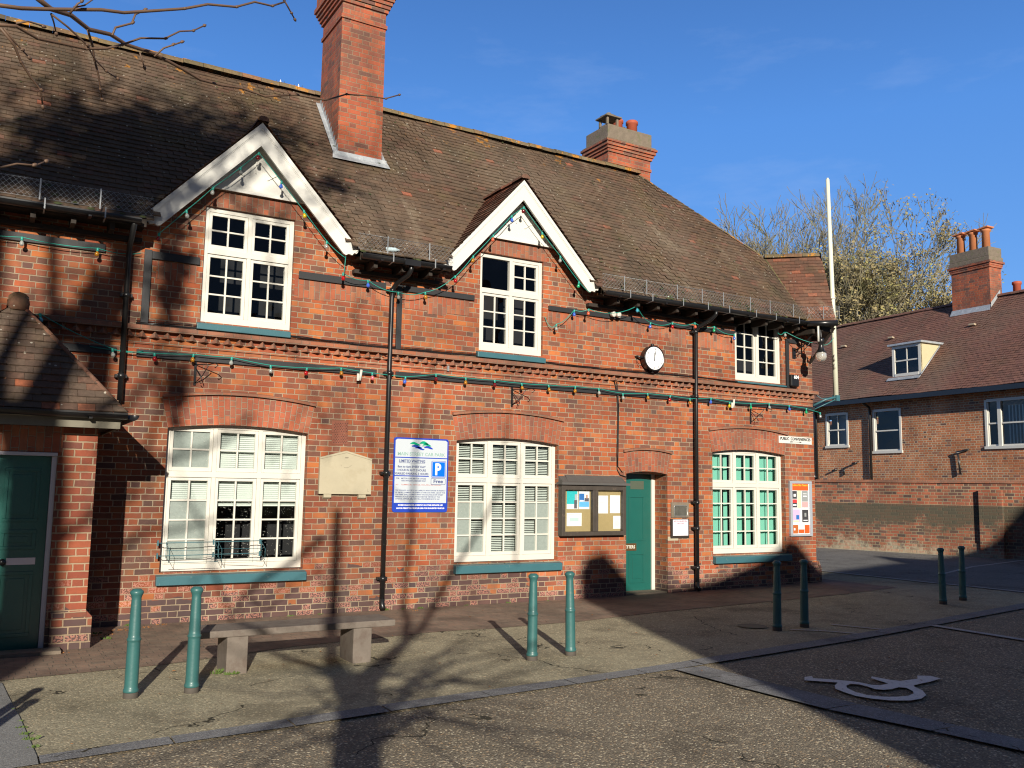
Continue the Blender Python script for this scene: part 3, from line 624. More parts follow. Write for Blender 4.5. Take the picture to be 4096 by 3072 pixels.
# granite edging laid as separate long stones
m = MB(); rs = random.Random(4)
def strip_at(tab, x):
    for (xa, ya), (xb, yb) in zip(tab, tab[1:]):
        if xa <= x <= xb: return ya+(yb-ya)*(x-xa)/(xb-xa)
    return tab[-1][1]
x = .43
while x < 15.3:
    l = rs.uniform(.75, .95); e = min(x+l-.012, 15.4)
    dz = .016+rs.uniform(0, .004)
    ground_sheet(m, [(x, strip_at(kerb_n, x)), (e, strip_at(kerb_n, e)), (e, strip_at(kerb_f, e)), (x, strip_at(kerb_f, x))], dz); x += l
bx0 = [(-13, 6.75), (-8.14, 6.17), (-7.58, 6.08), (-7.02, 5.93), (-6.37, 5.87), (-5.65, 5.85), (-4.99, 5.85)]; bx1 = [(-13, 6.95), (-8.0, 6.46), (-7.41, 6.37), (-6.8, 6.28), (-6.04, 6.235), (-5.22, 6.22), (-4.94, 6.22)]
y = -4.99
while y > -12.5:
    l = rs.uniform(.7, .9); y2 = y-l+.012
    ground_sheet(m, [(strip_at(bx0, y2), y2), (strip_at(bx1, y2), y2), (strip_at(bx1, y), y), (strip_at(bx0, y), y)], .021+rs.uniform(0, .002)); y -= l
tag(m.build('stone_edging', M_SETT), kind='structure')
m = MB()
def strip(pts, w):
    for (xa, ya), (xb, yb) in zip(pts, pts[1:]):
        d = Vector((xb-xa, yb-ya)).normalized(); nx, ny = -d.y*w/2, d.x*w/2
        ground_sheet(m, [(xa-nx, ya-ny), (xb-nx, yb-ny), (xb+nx, yb+ny), (xa+nx, ya+ny)], .018)
strip([(8.85, -3.70), (9.15, -3.95), (9.40, -4.33)], .06); strip([(9.70, -3.62), (9.95, -4.20)], .06)
strip([(10.83, -4.32), (10.80, -5.6), (10.9, -9)], .12)
tag(m.build('bay_lines', M_LINE), kind='structure')
m = MB(); strip([(15.42, 1.6), (15.44, 0), (15.44, -1.2), (15.52, -1.9), (15.6, -3.4)], .13); strip([(22.6, 4.6), (20.0, 5.4), (17.5, 9)], .12)
tag(m.build('kerb_line', M_LINEG), kind='structure')
m = MB(); strip([(16.9, -.3), (19.2, .44), (22.1, .9)], .09)
tag(m.build('road_marking', M_LINE), kind='structure')
# the wheelchair symbol painted on the bay
outer = [(6.726,-5.797),(6.833,-5.792),(6.760,-5.865),(6.891,-6.011),(6.956,-6.099),(7.000,-6.178),(7.013,-6.306),(7.065,-6.357),(7.202,-6.338),(7.255,-6.115),(7.331,-6.064),(7.357,-6.241),(7.400,-6.320),(7.634,-6.330),(7.762,-6.237),(7.868,-6.301),(7.852,-6.421),(7.626,-6.467),(7.497,-6.476),(7.349,-6.493),(7.297,-6.537),(7.232,-6.660),(7.098,-6.791),(6.941,-6.856),(6.791,-6.858),(6.640,-6.782),(6.549,-6.659),(6.512,-6.530),(6.543,-6.383),(6.581,-6.268),(6.679,-6.178),(6.814,-6.101),(6.702,-5.992),(6.611,-5.898)]
inner = [(6.770,-6.230),(6.876,-6.190),(6.923,-6.246),(6.919,-6.332),(6.888,-6.438),(6.939,-6.490),(7.025,-6.506),(7.152,-6.483),(7.188,-6.536),(7.128,-6.641),(7.052,-6.703),(6.927,-6.738),(6.809,-6.717),(6.698,-6.661),(6.630,-6.557),(6.637,-6.430),(6.700,-6.297)]
import bmesh
from mathutils.geometry import tessellate_polygon
tri = tessellate_polygon([[Vector((x, y, 0)) for x, y in outer], [Vector((x, y, 0)) for x, y in inner[::-1]]])
allp = outer+inner[::-1]; m = MB()
for t in tri:
    q = [(allp[i][0], allp[i][1], .019) for i in t]
    a = Vector(q[1])-Vector(q[0]); b = Vector(q[2])-Vector(q[0])
    if a.cross(b).z < 0: q.reverse()
    m.face(q)
tag(m.build('wheelchair_symbol', plain('worn_symbol_paint', (.80, .78, .74), .8, .25, 9.0, dirt=((.2, .19, .17), 34.0, .56, .8))), kind='structure')
m = MB(); m.face([(8.62+.19*math.cos(a*math.pi/8), -3.28+.19*math.sin(a*math.pi/8), .017) for a in range(16)])
tag(m.build('drain_cover', plain('iron_cover', (.06, .055, .05), .7, .4, 20.0)), 'small dark round drain cover in the shaded pavement left of a pair of bollards', 'drain cover')

# ------------------------------------------------------------ main building
bld = thing('brick_building', (6.0, 0, 0), 'long red brick council building with tiled roof, two white gabled dormers and tall chimneys', 'building')
GW = [(1.95, 3.75), (5.995, 7.80), (11.045, 12.85)]
wal = MB()
holes = [(a, b, .62, 2.47) for a, b in GW] + [(9.14, 10.02, 0, 2.03)]
UPW = [(2.262, 3.444, 3.785, 5.32), (6.335, 7.478, 3.79, 5.315), (11.62, 12.815, 3.735, 4.97)]
holes += UPW
wal_z = 4.95
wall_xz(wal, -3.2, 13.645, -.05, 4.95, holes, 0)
for xc, (a, b, zb, zt) in ((2.867, UPW[0]), (6.931, UPW[1])):
    k = 1.045; zl = 4.95; hw = lambda z: (6.33-z)/k
    wal.face([(xc-hw(zl), 0, zl), (a, 0, zl), (a, 0, zt), (xc-hw(zt), 0, zt)]); wal.face([(b, 0, zl), (xc+hw(zl), 0, zl), (xc+hw(zt), 0, zt), (b, 0, zt)])
    wal.face([(xc-hw(zt), 0, zt), (xc+hw(zt), 0, zt), (xc, 0, 6.33)])
    xr = xc+hw(4.95)-.02; xl = xc-hw(4.95)+.02
for a, b in GW: opening(wal, a, b, .62, 2.405, 2.47, 0, .10)
opening(wal, 9.14, 10.02, 0, 1.985, 2.03, 0, .40)
for a, b, c, d in UPW: opening(wal, a, b, c, d, d, 0, .06)
# side, back walls
wal.face([(13.645, 0, -.05), (13.645, 6.2, -.05), (13.645, 6.2, 4.95), (13.645, 0, 4.95)]); wal.face([(-3.2, 6.2, -.05), (-3.2, 0, -.05), (-3.2, 0, 4.95), (-3.2, 6.2, 4.95)])
wal.face([(13.645, 6.2, -.05), (-3.2, 6.2, -.05), (-3.2, 6.2, 4.95), (13.645, 6.2, 4.95)])
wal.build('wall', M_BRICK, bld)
# splayed plinth at the street corner
m = MB(); m.prism([(13.40, -.002, 0), (13.40, -.055, 0), (13.40, -.055, .32), (13.40, -.002, .42)], (.245, 0, 0)); m.prism([(13.646, -.055, 0), (13.72, -.055, 0), (13.72, -.055, .32), (13.646, -.055, .45)], (0, 2.5, 0)); m.build('plinth', M_BRICK, bld)
# arches, hood moulds
ar = MB(); ho = MB()
for a, b in GW:
    ar = MB(); ho = MB(); arch_band(ar, a, b, 2.405, 2.47, a-.085, b+.07, 2.775, 2.855, -.004); hood(ho, a-.085, b+.075, 2.775, 2.855, -.045, -.003, .045)
    ar.build('arch', M_ARCH, bld); ho.build('hood_mould', M_BAND, bld)
ar = MB(); ho = MB()
arch_band(ar, 9.14, 10.02, 1.985, 2.03, 9.075, 10.09, 2.335, 2.385, -.004); hood(ho, 9.07, 10.10, 2.335, 2.385, -.045, -.003, .042)
ar.build('arch', M_ARCH, bld); ho.build('hood_mould', M_BAND, bld)
# soldier courses of the upper wall and lintels over dormer windows
so = MB()
def sol(x0, x1, z0, z1): so.box(x0, x1, -.004, .0, z0, z1)
def sol_end():
    global so
    so.build('soldier_course', M_SOLD, bld); so = MB()
sol(1.70, 2.19, 4.27, 4.50); sol_end()
for x0, x1 in ((3.47, 4.93), (5.08, 6.30), (7.55, 10.48), (10.60, 11.58)):
    x = x0; rs = random.Random(int(x0*10))
    while x < x1-.15:
        w = .0765*rs.choice((2, 3, 4, 5)); e = min(x+w, x1); dz = rs.choice((0, .0, .075, .15)); sol(x, e, 4.245+dz*.6, 4.508); x = e
    sol_end()
sol(13.02, 13.22, 4.22, 4.54); sol_end(); sol(2.20, 3.50, 5.325, 5.535); sol_end(); sol(6.27, 7.54, 5.32, 5.535); sol_end()
# string course: projecting brick course over a row of dog-tooth bricks
bd = MB(); bd.box(-3.2, 13.72, -.088, -.001, 3.590, 3.650); bd.prism([(-3.2, -.088, 3.6505), (-3.2, -.001, 3.6505), (-3.2, -.001, 3.672)], (16.9, 0, 0))
x = -3.1
while x < 13.6:
    a_, b_, f_, t_, k_ = (x+.003, -.004, 3.505), (x+.145, -.004, 3.505), (x+.074, -.080, 3.509), (x+.074, -.066, 3.588), (x+.074, -.004, 3.589)
    bd.face([a_, f_, t_]); bd.face([f_, b_, t_]); bd.face([a_, t_, k_]); bd.face([t_, b_, k_]); bd.face([a_, b_, f_]); x += .1485
bd.box(-3.2, 13.66, -.018, -.001, 3.425, 3.433)
bd.build('string_course', M_BAND, bld)
# black timber battens
bt = MB()
for x0, x1, z0, z1 in ((-3.2, 1.30, 3.262, 3.352), (1.53, 4.69, 3.262, 3.352), (4.985, 13.66, 3.268, 3.350), (-3.2, 1.1, 4.51, 4.61), (1.64, 2.215, 4.51, 4.608), (3.52, 4.79, 4.512, 4.612), (5.06, 6.228, 4.53, 4.612), (7.574, 11.59, 4.538, 4.615), (12.914, 13.24, 4.535, 4.61)):
    bt = MB(); bt.box(x0, x1, -.034, -.001, z0, z1); bt.build('batten', M_BATTEN, bld, bevel=.003)
for x0, x1, z0, z1 in ((1.55, 1.638, 3.69, 4.62), (4.968, 5.046, 3.673, 4.62), (12.914, 12.985, 3.672, 4.533)): bt = MB(); bt.box(x0, x1, -.036, -.001, z0, z1); bt.build('batten', M_BATTEN, bld, bevel=.003)
# doors
dr = MB(); dr.box(9.30, 9.948, .352, .39, .035, 1.99); 
d = dr
def panel_frame(d, x0, x1, z0, z1, y, w=.03):
    d.box(x0, x1, y-.012, y, z0, z0+w); d.box(x0, x1, y-.012, y, z1-w, z1); d.box(x0, x0+w, y-.0125, y, z0+w, z1-w); d.box(x1-w, x1, y-.0125, y, z0+w, z1-w)
panel_frame(d, 9.47, 9.80, .86, 1.62, .352); panel_frame(d, 9.47, 9.80, .16, .66, .352); d.box(9.54, 9.73, .342, .352, .23, .59)
door = dr.build('door', M_TEALD, bld, bevel=.003)
m = MB(); m.box(9.50, 9.79, .347, .352, 1.73, 1.87); m.build('fanlight_panel', plain('frosted_light', (.09, .11, .08), .3), door)
m = MB(); m.box(9.33, 9.625, .344, .352, .70, .82); m.build('letter_plate', plain('brass', (.22, .12, .05), .4, metal=.6), door)
text_mb([('LETTERS', 9.35, .738, .070, .3425, 'LEFT', -.245, .0015)], flat('plate_lettering', (.7, .7, .6)), 'lettering', door)
m = MB(); m.box(9.949, 10.018, .33, .40, .035, 1.99); m.box(9.142, 9.948, .33, .40, 1.991, 2.02); m.build('door_frame', M_WHITE, bld, bevel=.003)
m = MB(); m.box(9.141, 10.019, .02, .40, 0, .035); m.build('doorstep', M_CEMENT, bld)
# windows
def bl(x0, x1, z0, z1): return (x0, x1, z0, z1)
a, b = GW[0]
w3 = (b-a)/3
casement(bld, a, b, .625, 2.475, .10, 3, 1.83, 2, 4, sill=(a-.04, b+.03, .615, .47, -.085),
         frost=[(0, 0, r) for r in (0, 1, 2)]+[(0, 1, 0), (0, 1, 1)], closed=True, speck=[(i, 0, r) for i in (1, 2) for r in (0, 1, 2)]+[(0, 0, 0), (0, 0, 1), (0, 0, 2), (0, 1, 0), (0, 1, 1)],
         blind=[(a+.02, a+w3, 1.36, 2.45), (a+w3+.02, b-.02, 1.43, 2.45)])
a, b = GW[1]
casement(bld, a, b, .625, 2.475, .10, 3, 1.83, 2, 4, sill=(a-.005, b+.04, .615, .47, -.085),
         frost=[(0, 0, 2), (0, 0, 0), (0, 0, 1, 0), (2, 0, 2), (2, 0, 0), (2, 0, 1, 1)], speck=[(0, 0, 2), (0, 0, 0, 0)],
         blind=[(a+.02, b-.02, .70, 2.45)])
a, b = GW[2]
casement(bld, a, b, .625, 2.475, .10, 3, 1.83, 2, 4, sill=(a-.01, b+.06, .615, .47, -.085), curtain=True)
casement(bld, 2.264, 3.442, 3.787, 5.318, .045, 2, 4.735, 2, 3, sill=(2.22, 3.43, 3.785, 3.675, -.07))
casement(bld, 6.337, 7.476, 3.792, 5.313, .045, 2, 4.735, 2, 3, sill=(6.285, 7.50, 3.785, 3.675, -.07), single={(0, 1)})
casement(bld, 11.622, 12.813, 3.737, 4.96, .045, 2, None, 0, 4, sill=(11.62, 12.87, 3.735, 3.675, -.07))

# roof -------------------------------------------------
PT = R(50); YE, ZE = -.42, 4.90; YR, ZR = 2.385, 8.24
def zroof(y): return ZE+(y-YE)*math.tan(PT)
DORM = [(2.867, 6.50), (6.931, 6.50)]
def in_dormer(P):
    for xc, zt in DORM:
        if P.z < zt+.02 and abs(P.x-xc) < (zt-P.z)/1.075-.10: return True
    return False
rf = MB(); vS = math.cos(PT); sS = math.sin(PT)
def uv_of(x, y): return (x+3.2, (y-YE)/vS)
tile_roof(rf, (-3.2, YE, ZE), (1, 0, 0), (0, vS, sS), [uv_of(-3.2, YE), uv_of(13.02, YE), uv_of(13.34, .88), uv_of(11.25, YR), uv_of(-3.2, YR)], skip=in_dormer, seed=11, wav=.016)
roof = rf.build('roof', M_TILE, bld)
ru = MB()        # underside, back slope, side slope, wing over the corner
ru.face([(11.25, YR, ZR-.02), (-3.2, YR, ZR-.02), (-3.2, 6.6, 3.2), (13.9, 6.6, 3.2)])
ru.face([(13.34, .88, 6.40), (14.3, 2.2, 4.85), (14.3, 6.6, 4.85), (13.9, 6.6, 4.6), (11.25, YR, ZR-.02)])
ru.build('back_roof', M_TILE, roof)
sf = MB()
for xa, xb in ((-3.2, 1.50), (4.24, 5.60), (8.36, 13.02)):
    sf.face([(xa, YE+.02, ZE-.06), (xa, 0, ZE-.06), (xb, 0, ZE-.06), (xb, YE+.02, ZE-.06)])
    sf.face([(xa, YE, ZE-.005), (xb, YE, ZE-.005), (xb, YE+.02, ZE-.10), (xa, YE+.02, ZE-.10)])
x = -3.1
while x < 13.0:
    if not any(abs(x-xc) < 1.42 for xc, _ in DORM): sf.box(x, x+.055, YE+.05, -.001, ZE-.175, ZE-.065)
    x += .42
sf.box(4.28, 5.60, -.10, -.001, 4.68, 4.735); sf.box(8.30, 11.6, -.10, -.001, 4.68, 4.735); sf.box(-3.2, 1.5, -.10, -.001, 4.68, 4.735)
sf.build('eaves', M_DWOOD, roof)
# wing roof set diagonally over the street corner
wr = MB(); A = Vector((13.03, -.43, 4.88)); B = Vector((13.42, -.78, 4.88)); Cc = Vector((14.17, .17, 6.43)); D = Vector((13.335, .88, 6.43))
Uw = (B-A).normalized(); nw = (B-A).cross(D-A).normalized(); Vw = nw.cross(Uw)
def uw(P): return ((P-A).dot(Uw), (P-A).dot(Vw))
tile_roof(wr, A, Uw, Vw, [uw(A), uw(B), uw(Cc), uw(D)], seed=5)
axis = (Cc-D).normalized(); perp = Vector((-axis.y, axis.x, 0))
E1 = Vector((14.17, .17, 4.88)) + Vector((.80, .62, 0))*1.0; E0 = E1-(B-A)*1.6
wr.face([Cc, E1, E0+Vector((0,.3,0)), D])
wr.build('corner_gable_roof', M_TILE_D, roof)
cg = MB()      # weatherboarded gable face and its dark soffit under the corner roof
g1 = B+Vector((.05, .07, .02)); g2 = E1; 
cg.face([g1+Vector((-.02,.03,-.03)), g2+Vector((-.05,.0,-.03)), Cc+Vector((-.06,.03,-.06))])
cg.face([A+Vector((0,0,-.04)), Vector((13.6, 0, 4.80)), g2+Vector((0,0,-.05)), B+Vector((0,0,-.04))])
cg.box(13.08, 13.14, -.52, -.05, 4.66, 4.74); cg.prism([(13.56, -.04, 4.2), (13.60, -.04, 4.2), (13.60, -.62, 4.80), (13.56, -.62, 4.80)], (0, .05, .0))
cg.box(13.30, 13.62, -.55, -.02, 4.72, 4.81)
cg.build('corner_soffit', M_DWOOD, roof)
# moss lumps lodged in the courses, thicker near the eaves
m = MB(); rm_ = random.Random(31)
for i in range(620):
    u = rm_.uniform(-3.0, 13.0); v = 4.5*rm_.random()**2.2; y = YE+v*vS; P = Vector((u, y, zroof(y)))
    if in_dormer(P) or P.x > 13.0-(y+.4)*.5*0-v*.4: continue
    r = rm_.uniform(.006, .020)*(1.4 if v < .35 else .8); N = Vector((0, -sS, vS)); U = Vector((1, 0, 0)); Vt = N.cross(U)
    c = P+N*.022; k = 6; rim = [c+U*math.cos(a*6.283/k)*r*rm_.uniform(1.1, 2.2)+Vt*math.sin(a*6.283/k)*r for a in range(k)]
    for a in range(k): m.face([rim[a], rim[(a+1) % k], c+N*r*.7], smooth=False)
m.build('moss', plain('moss_dark', (.07, .085, .03), .95, .5, 30.0), roof)
rd = MB()
ridge_tiles(rd, (-3.2, YR, ZR), (11.3, YR, ZR), seed=2); ridge_tiles(rd, D, Cc, r=.10, seed=4)
ridge_tiles(rd, (11.30, YR-.02, ZR-.02), (13.34, .90, 6.45), r=.035, seg=.16, lift=.015, seed=9)
rd.build('ridge', M_RIDGE, roof)
# leadless valley line of moss
m = MB(); m.tube([D+Vector((0,0,.0)), D.lerp(A, .5)+Vector((0,0,.005)), A+Vector((0,0,.03))], .022, 6); m.build('valley_moss', plain('moss_line', (.22, .20, .08), .9, .5, 20.0, bump=.01), roof)

# dormers
def dormer(xc, lx, rx, lz, rz, seed):
    m = MB(); zt = 6.50; yf = -.30; yb = YE+(zt-ZE)/math.tan(PT)
    for s, ex, ez in ((-1, lx, lz), (1, rx, rz)):
        d = Vector((ex-xc, 0, ez-zt)); Ln = d.length; Vd = -d.normalized(); Ud = Vector((0, 1, 0)) if s > 0 else Vector((0, -1, 0))
        # origin at the eaves end
        O = Vector((ex, yf if s > 0 else yb, ez))
        if s > 0: poly = [(0, 0), (YE+(ez-ZE)/math.tan(PT)-yf+.06, 0), (yb-yf, Ln), (0, Ln)]
        else: e = YE+(ez-ZE)/math.tan(PT)+.06; poly = [(yb-e, 0), (yb-yf, 0), (yb-yf, Ln), (0, Ln)]
        tile_roof(m, O, Ud, Vd, poly, seed=seed+s, tw=.165, gauge=.095, lift=.016)
    dm = m.build('dormer', M_TILE_D, bld)
    bb = MB(); W = .215
    for s, ex, ez in ((-1, lx, lz), (1, rx, rz)):
        d = Vector((ex-xc, 0, ez-6.482)).normalized(); n = Vector((-d.z, 0, d.x)) if s > 0 else Vector((d.z, 0, -d.x))
        if n.z > 0: n = -n
        y = -.262; ap = Vector((xc, y, 6.482)); Ln = (Vector((ex, y, ez))-ap).length; vt = W/abs(n.z)
        ft = [(Ln+.005, 0), (Ln+.02, .06), (Ln-.01, .085), (Ln+.0, .125), (Ln-.045, .155), (Ln-.055, .20), (Ln-.09, W)]
        poly = [ap]+[ap+d*a+n*b for a, b in ft]+[Vector((xc, y, 6.482-vt))]
        bb.prism(poly, (0, .035, 0))
        q = [ap+Vector((0,-.014,0)), ap+d*(Ln)+Vector((0,-.014,0)), ap+d*(Ln)+n*.05+Vector((0,-.014,0)), Vector((xc, y-.014, 6.482-.05/abs(n.z)))]
        bb.prism(q, (0, .0135, 0))
        q = [ap+n*.05+Vector((0,-.006,0)), ap+d*(Ln)+n*.05+Vector((0,-.006,0)), ap+d*(Ln)+n*.065+Vector((0,-.006,0)), Vector((xc, y-.006, 6.482-.065/abs(n.z)))]; q[0] = Vector((xc, y-.006, 6.482-.0505/abs(n.z)))
        bb.prism(q, (0, .0055, 0))
    bb.build('bargeboard', M_WHITE2, dm, bevel=.003)
    sf = MB()     # dark soffit behind the bargeboard
    for s, ex, ez in ((-1, lx, lz), (1, rx, rz)):
        a0 = Vector((xc, -.226, 6.44)); a1 = Vector((ex, -.226, ez-.03))
        sf.face([a0, a1, a1+Vector((0, .226, 0)), a0+Vector((0, .226, 0))])
    sf.build('soffit', plain('soffit_board', (.30, .29, .27), .8), dm)
    gp = MB(); h0 = 5.572; k = 1.045; hw = (6.30-h0)/k
    gp.prism([(xc-hw, -.04, h0), (xc+hw, -.04, h0), (xc, -.04, 6.30)], (0, .037, 0)); gp.box(xc-hw, xc+hw, -.055, -.0405, h0-.002, h0+.028); gp.box(xc-hw, xc+hw, -.065, -.0405, h0-.022, h0-.003)
    for ang in (-.95, 0, .95):
        Mr = Matrix.Translation((xc+.30*math.sin(ang), -.047, 5.70+.26*math.cos(ang))) @ Matrix.Rotation(ang, 4, 'Y'); gp.box(-.008, .008, -.006, .006, -.11, .11, M=Mr)
    gp.build('gable_panel', M_WHITE2, dm)
    rt = MB(); ridge_tiles(rt, (xc, -.32, 6.50), (xc, yb+.05, 6.50), r=.075, seg=.28, lift=.035, seed=seed); rt.build('ridge', M_TILE_D, dm)
    return dm
dormer(2.867, 1.462, 4.275, 4.975, 4.965, 30)
dormer(6.931, 5.566, 8.385, 4.975, 4.968, 40)

# chimneys
def chimney(parent, x0, x1, y0, y1, zb, zt, bands, cap, name='chimney', mat=None, flat_top=None):
    m = MB()
    def ring(e, z0, z1): m.box(x0-e, x1+e, y0-e, y1+e, z0, z1)
    ring(0, zb, zt)
    for e, z0, z1 in bands: ring(e, z0, z1)
    c = m.build(name, mat or M_CHIM, parent)
    return c
ch1 = chimney(bld, 4.415, 5.155, 1.245, 2.20, 6.4, 9.40, [(.022, 9.13, 9.19), (.03, 9.401, 9.46), (.055, 9.461, 9.52), (.08, 9.521, 9.58), (.105, 9.581, 9.64), (.13, 9.641, 9.72), (.10, 9.721, 10.2)], None)
m = MB()
m.box(4.35, 5.22, 1.18, 1.243, 6.75, 6.90)
m.face([(4.30, 1.10, zroof(1.10)+.035), (5.26, 1.10, zroof(1.10)+.035), (5.24, 1.22, 6.885), (4.34, 1.22, 6.885)])
st = 12
for i in range(st):       # stepped lead soakers up the left flank and right flank
    ya = 1.2+i*(1.0/st); yb = ya+1.0/st
    for xx, s in ((4.412, -1), (5.158, 1)):
        z1 = zroof(yb)+.10
        m.face([(xx, ya, zroof(ya)), (xx, yb, zroof(yb)), (xx, yb, z1-.02), (xx, ya, z1)]); m.face([(xx, ya, zroof(ya)+.03), (xx+s*.07, ya, zroof(ya)+.03), (xx+s*.07, yb, zroof(yb)+.03), (xx, yb, zroof(yb)+.03)])
m.build('flashing', M_LEAD, ch1)
ch2 = chimney(bld, 10.585, 11.69, 2.47, 3.20, 7.2, 8.62, [(.02, 8.38, 8.44), (.03, 8.621, 8.68), (.055, 8.681, 8.74), (.085, 8.741, 8.81), (.11, 8.811, 8.86)], None)
m = MB(); m.box(10.50, 11.78, 2.385, 3.29, 8.861, 8.90); m.box(10.56, 11.71, 2.44, 3.23, 8.901, 9.20); m.build('cap', M_CEMENT, ch2, bevel=.02)
m = MB()
for (px, py, r, h) in ((11.18, 2.95, .115, .40), (11.52, 2.88, .115, .42)):
    m.lathe([(r*1.0, 9.19), (r*1.0, 9.19+h*.8), (r*1.16, 9.19+h*.82), (r*1.16, 9.19+h*.95), (r*1.0, 9.19+h), (r*.78, 9.19+h), (r*.75, 9.19+h-.1)], (px, py, 0), 16)
m.build('chimney_pot', M_POT, ch2)
for (px, py) in ((10.78, 2.72), (11.35, 3.12)):
    m = MB(); s = .15
    for dx in (-s, s-.05):
        for dy in (-s, s-.05): m.box(px+dx, px+dx+.05, py+dy, py+dy+.05, 9.19, 9.42)
    m.box(px-s, px+s, py-s, py+s, 9.20, 9.27); m.box(px-s-.05, px+s+.05, py-s-.05, py+s+.05, 9.421, 9.455)
    m.lathe([(s+.06, 9.456), (s*.8, 9.51), (s*.35, 9.55), (.05, 9.57)], (px, py, 0), 12); m.build('stone_cowl', M_CEMENT, ch2, bevel=.008)
# a pair of steel flue cowls showing above the ridge
ch3 = chimney(bld, 3.72, 4.6, 2.9, 3.5, 7.0, 8.40, [], None)
for px in (4.0, 4.32):
    m = MB(); m.lathe([(.075, 8.40), (.075, 8.62)], (px, 3.2, 0), 14)
    for k in range(7):
        a = k*2*math.pi/7; m.prism([(px+.075*math.cos(a-.4), 3.2+.075*math.sin(a-.4), 8.62), (px+.075*math.cos(a+.4), 3.2+.075*math.sin(a+.4), 8.62), (px+.085*math.cos(a), 3.2+.085*math.sin(a), 8.73)], (.004*math.cos(a), .004*math.sin(a), 0))
    m.build('flue_cowl', M_STEEL, ch3)

# gutters, pipes, snow netting
gt = MB()
def gutter(x0, x1, y=-.462, z=4.862, r=.058, seg=10):
    vs = []; fs = []
    for x in (x0, x1):
        for k in range(seg+1):
            a = math.pi+math.pi*k/seg; vs.append((x, y+r*math.cos(a), z+r*math.sin(a)))
    for k in range(seg): fs.append((k, seg+1+k, seg+2+k, k+1))
    fs.append(tuple(range(seg+1))); fs.append(tuple(seg+1+k for k in range(seg+1))[::-1]); gt.shared(vs, fs, 0, True)
    gt.box(x0, x1, y-r-.004, y-r+.006, z-.006, z+.012)
    x = x0+.25
    while x < x1: gt.box(x, x+.035, y-r-.006, y+r, z-r-.006, z-r+.012); x += .95
gutter(-3.2, 1.43); gt.build('gutter', M_BLACK, bld); gt = MB(); gutter(4.25, 5.60)
gt.box(4.86, 5.10, -.53, -.40, 4.79, 4.875); gt.build('gutter', M_BLACK, bld); gt = MB(); gutter(8.36, 13.02)
gt.tube([(13.0, -.46, 4.84), (13.40, -.83, 4.84)], .055, 10)
gt.build('gutter', M_BLACK, bld)
def pipe(name, pts, r=.034, collars=(), shoe=True):
    m = MB(); m.tube(pts, r, 12)
    for (x, y, z) in collars: m.tube([(x, y, z-.03), (x, y, z+.03)], r*1.32, 12); m.box(x-.07, x+.07, y+.01, -.001, z-.02, z+.02)
    if shoe: x, y, z = pts[-1]; m.tube([(x, y, z+.12), (x, y, z+.04), (x, y-.05, z-.01)], r*1.1, 12)
    return m.build('drainpipe', M_BLACK, bld)
pipe('p', [(4.985, -.46, 4.82), (4.985, -.45, 4.74), (4.97, -.40, 4.68), (4.90, -.16, 4.60), (4.868, -.10, 4.52), (4.862, -.085, 4.4), (4.858, -.085, 3.4), (4.858, -.085, .06)], collars=[(4.86, -.085, 3.31), (4.86, -.085, 1.9), (4.86, -.085, .45), (4.866, -.087, 4.5)])
pipe('p', [(10.74, -.46, 4.82), (10.74, -.45, 4.76), (10.71, -.36, 4.68), (10.63, -.14, 4.58), (10.605, -.09, 4.50), (10.60, -.085, 3.4), (10.60, -.085, .06)], collars=[(10.60, -.085, 3.35), (10.60, -.085, 1.52), (10.60, -.085, 1.08), (10.60, -.085, .42), (10.60, -.085, 4.49)])
pipe('p', [(1.36, -.46, 4.82), (1.362, -.12, 4.62), (1.362, -.09, 4.5), (1.368, -.085, 2.70)], collars=[(1.366, -.085, 4.0), (1.366, -.085, 3.0)], shoe=False)
pipe('p', [(13.72, .10, 3.3), (13.73, .10, 2.0)], r=.04)
nt = MB(); nb = MB()
for x0, x1 in ((-1.2, 1.56), (4.20, 5.66), (8.33, 13.05)):
    zb, h = 4.945, .225; p = .062; y = -.43
    k = int(round((x1-x0)/p))
    for i in range(-3, k+1):
        for s in (1, -1):
            a = Vector((x0+i*p, y, zb if s > 0 else zb+h)); b = Vector((x0+(i+3)*p+.03, y+.012, zb+h if s > 0 else zb))
            lo, hi = 0., 1.
            if a.x < x0: lo = (x0-a.x)/(b.x-a.x)
            if b.x > x1: hi = (x1-a.x)/(b.x-a.x)
            if hi > lo: nt.tube([a.lerp(b, lo), a.lerp(b, hi)], .0017, 3, cap=False)
    nt.tube([(x0, y, zb+h-.012), (x1, y, zb+h-.012)], .0022, 4); nt.tube([(x0, y, zb), (x1, y, zb)], .0022, 4)
    if x0 > 8:
        A_ = Vector((13.05, -.43, zb)); B_ = Vector((13.47, -.82, zb)); q = 9
        for i in range(-3, q):
            for s in (1, -1):
                a = A_.lerp(B_, max(0, i/q))+Vector((0, 0, 0 if s > 0 else h)); b = A_.lerp(B_, min(1, (i+3)/q))+Vector((0, 0, h if s > 0 else 0)); nt.tube([a, b], .0017, 3, cap=False)
        nt.tube([A_+Vector((0, 0, h-.01)), B_+Vector((0, 0, h-.01))], .0022, 4); nb.box(13.24, 13.256, -.64, -.636, zb-.02, zb+h); nb.box(13.44, 13.456, -.83, -.826, zb-.02, zb+h)
    x = x0+.42
    while x < x1:
        nb.box(x, x+.016, y-.014, y-.010, zb-.02, zb+h+.005); nb.box(x+.055, x+.071, -.535, -.531, 4.80, 4.93)
        nb.prism([(x+.055, -.535, 4.80), (x+.071, -.535, 4.80), (x+.071, -.36, 4.79), (x+.055, -.36, 4.79)], (0, 0, .004)); x += .56+.1*math.sin(x*7)
ntm = nt.build('snow_netting', M_GALV, bld); nb.build('netting_bracket', M_GALV, bld)
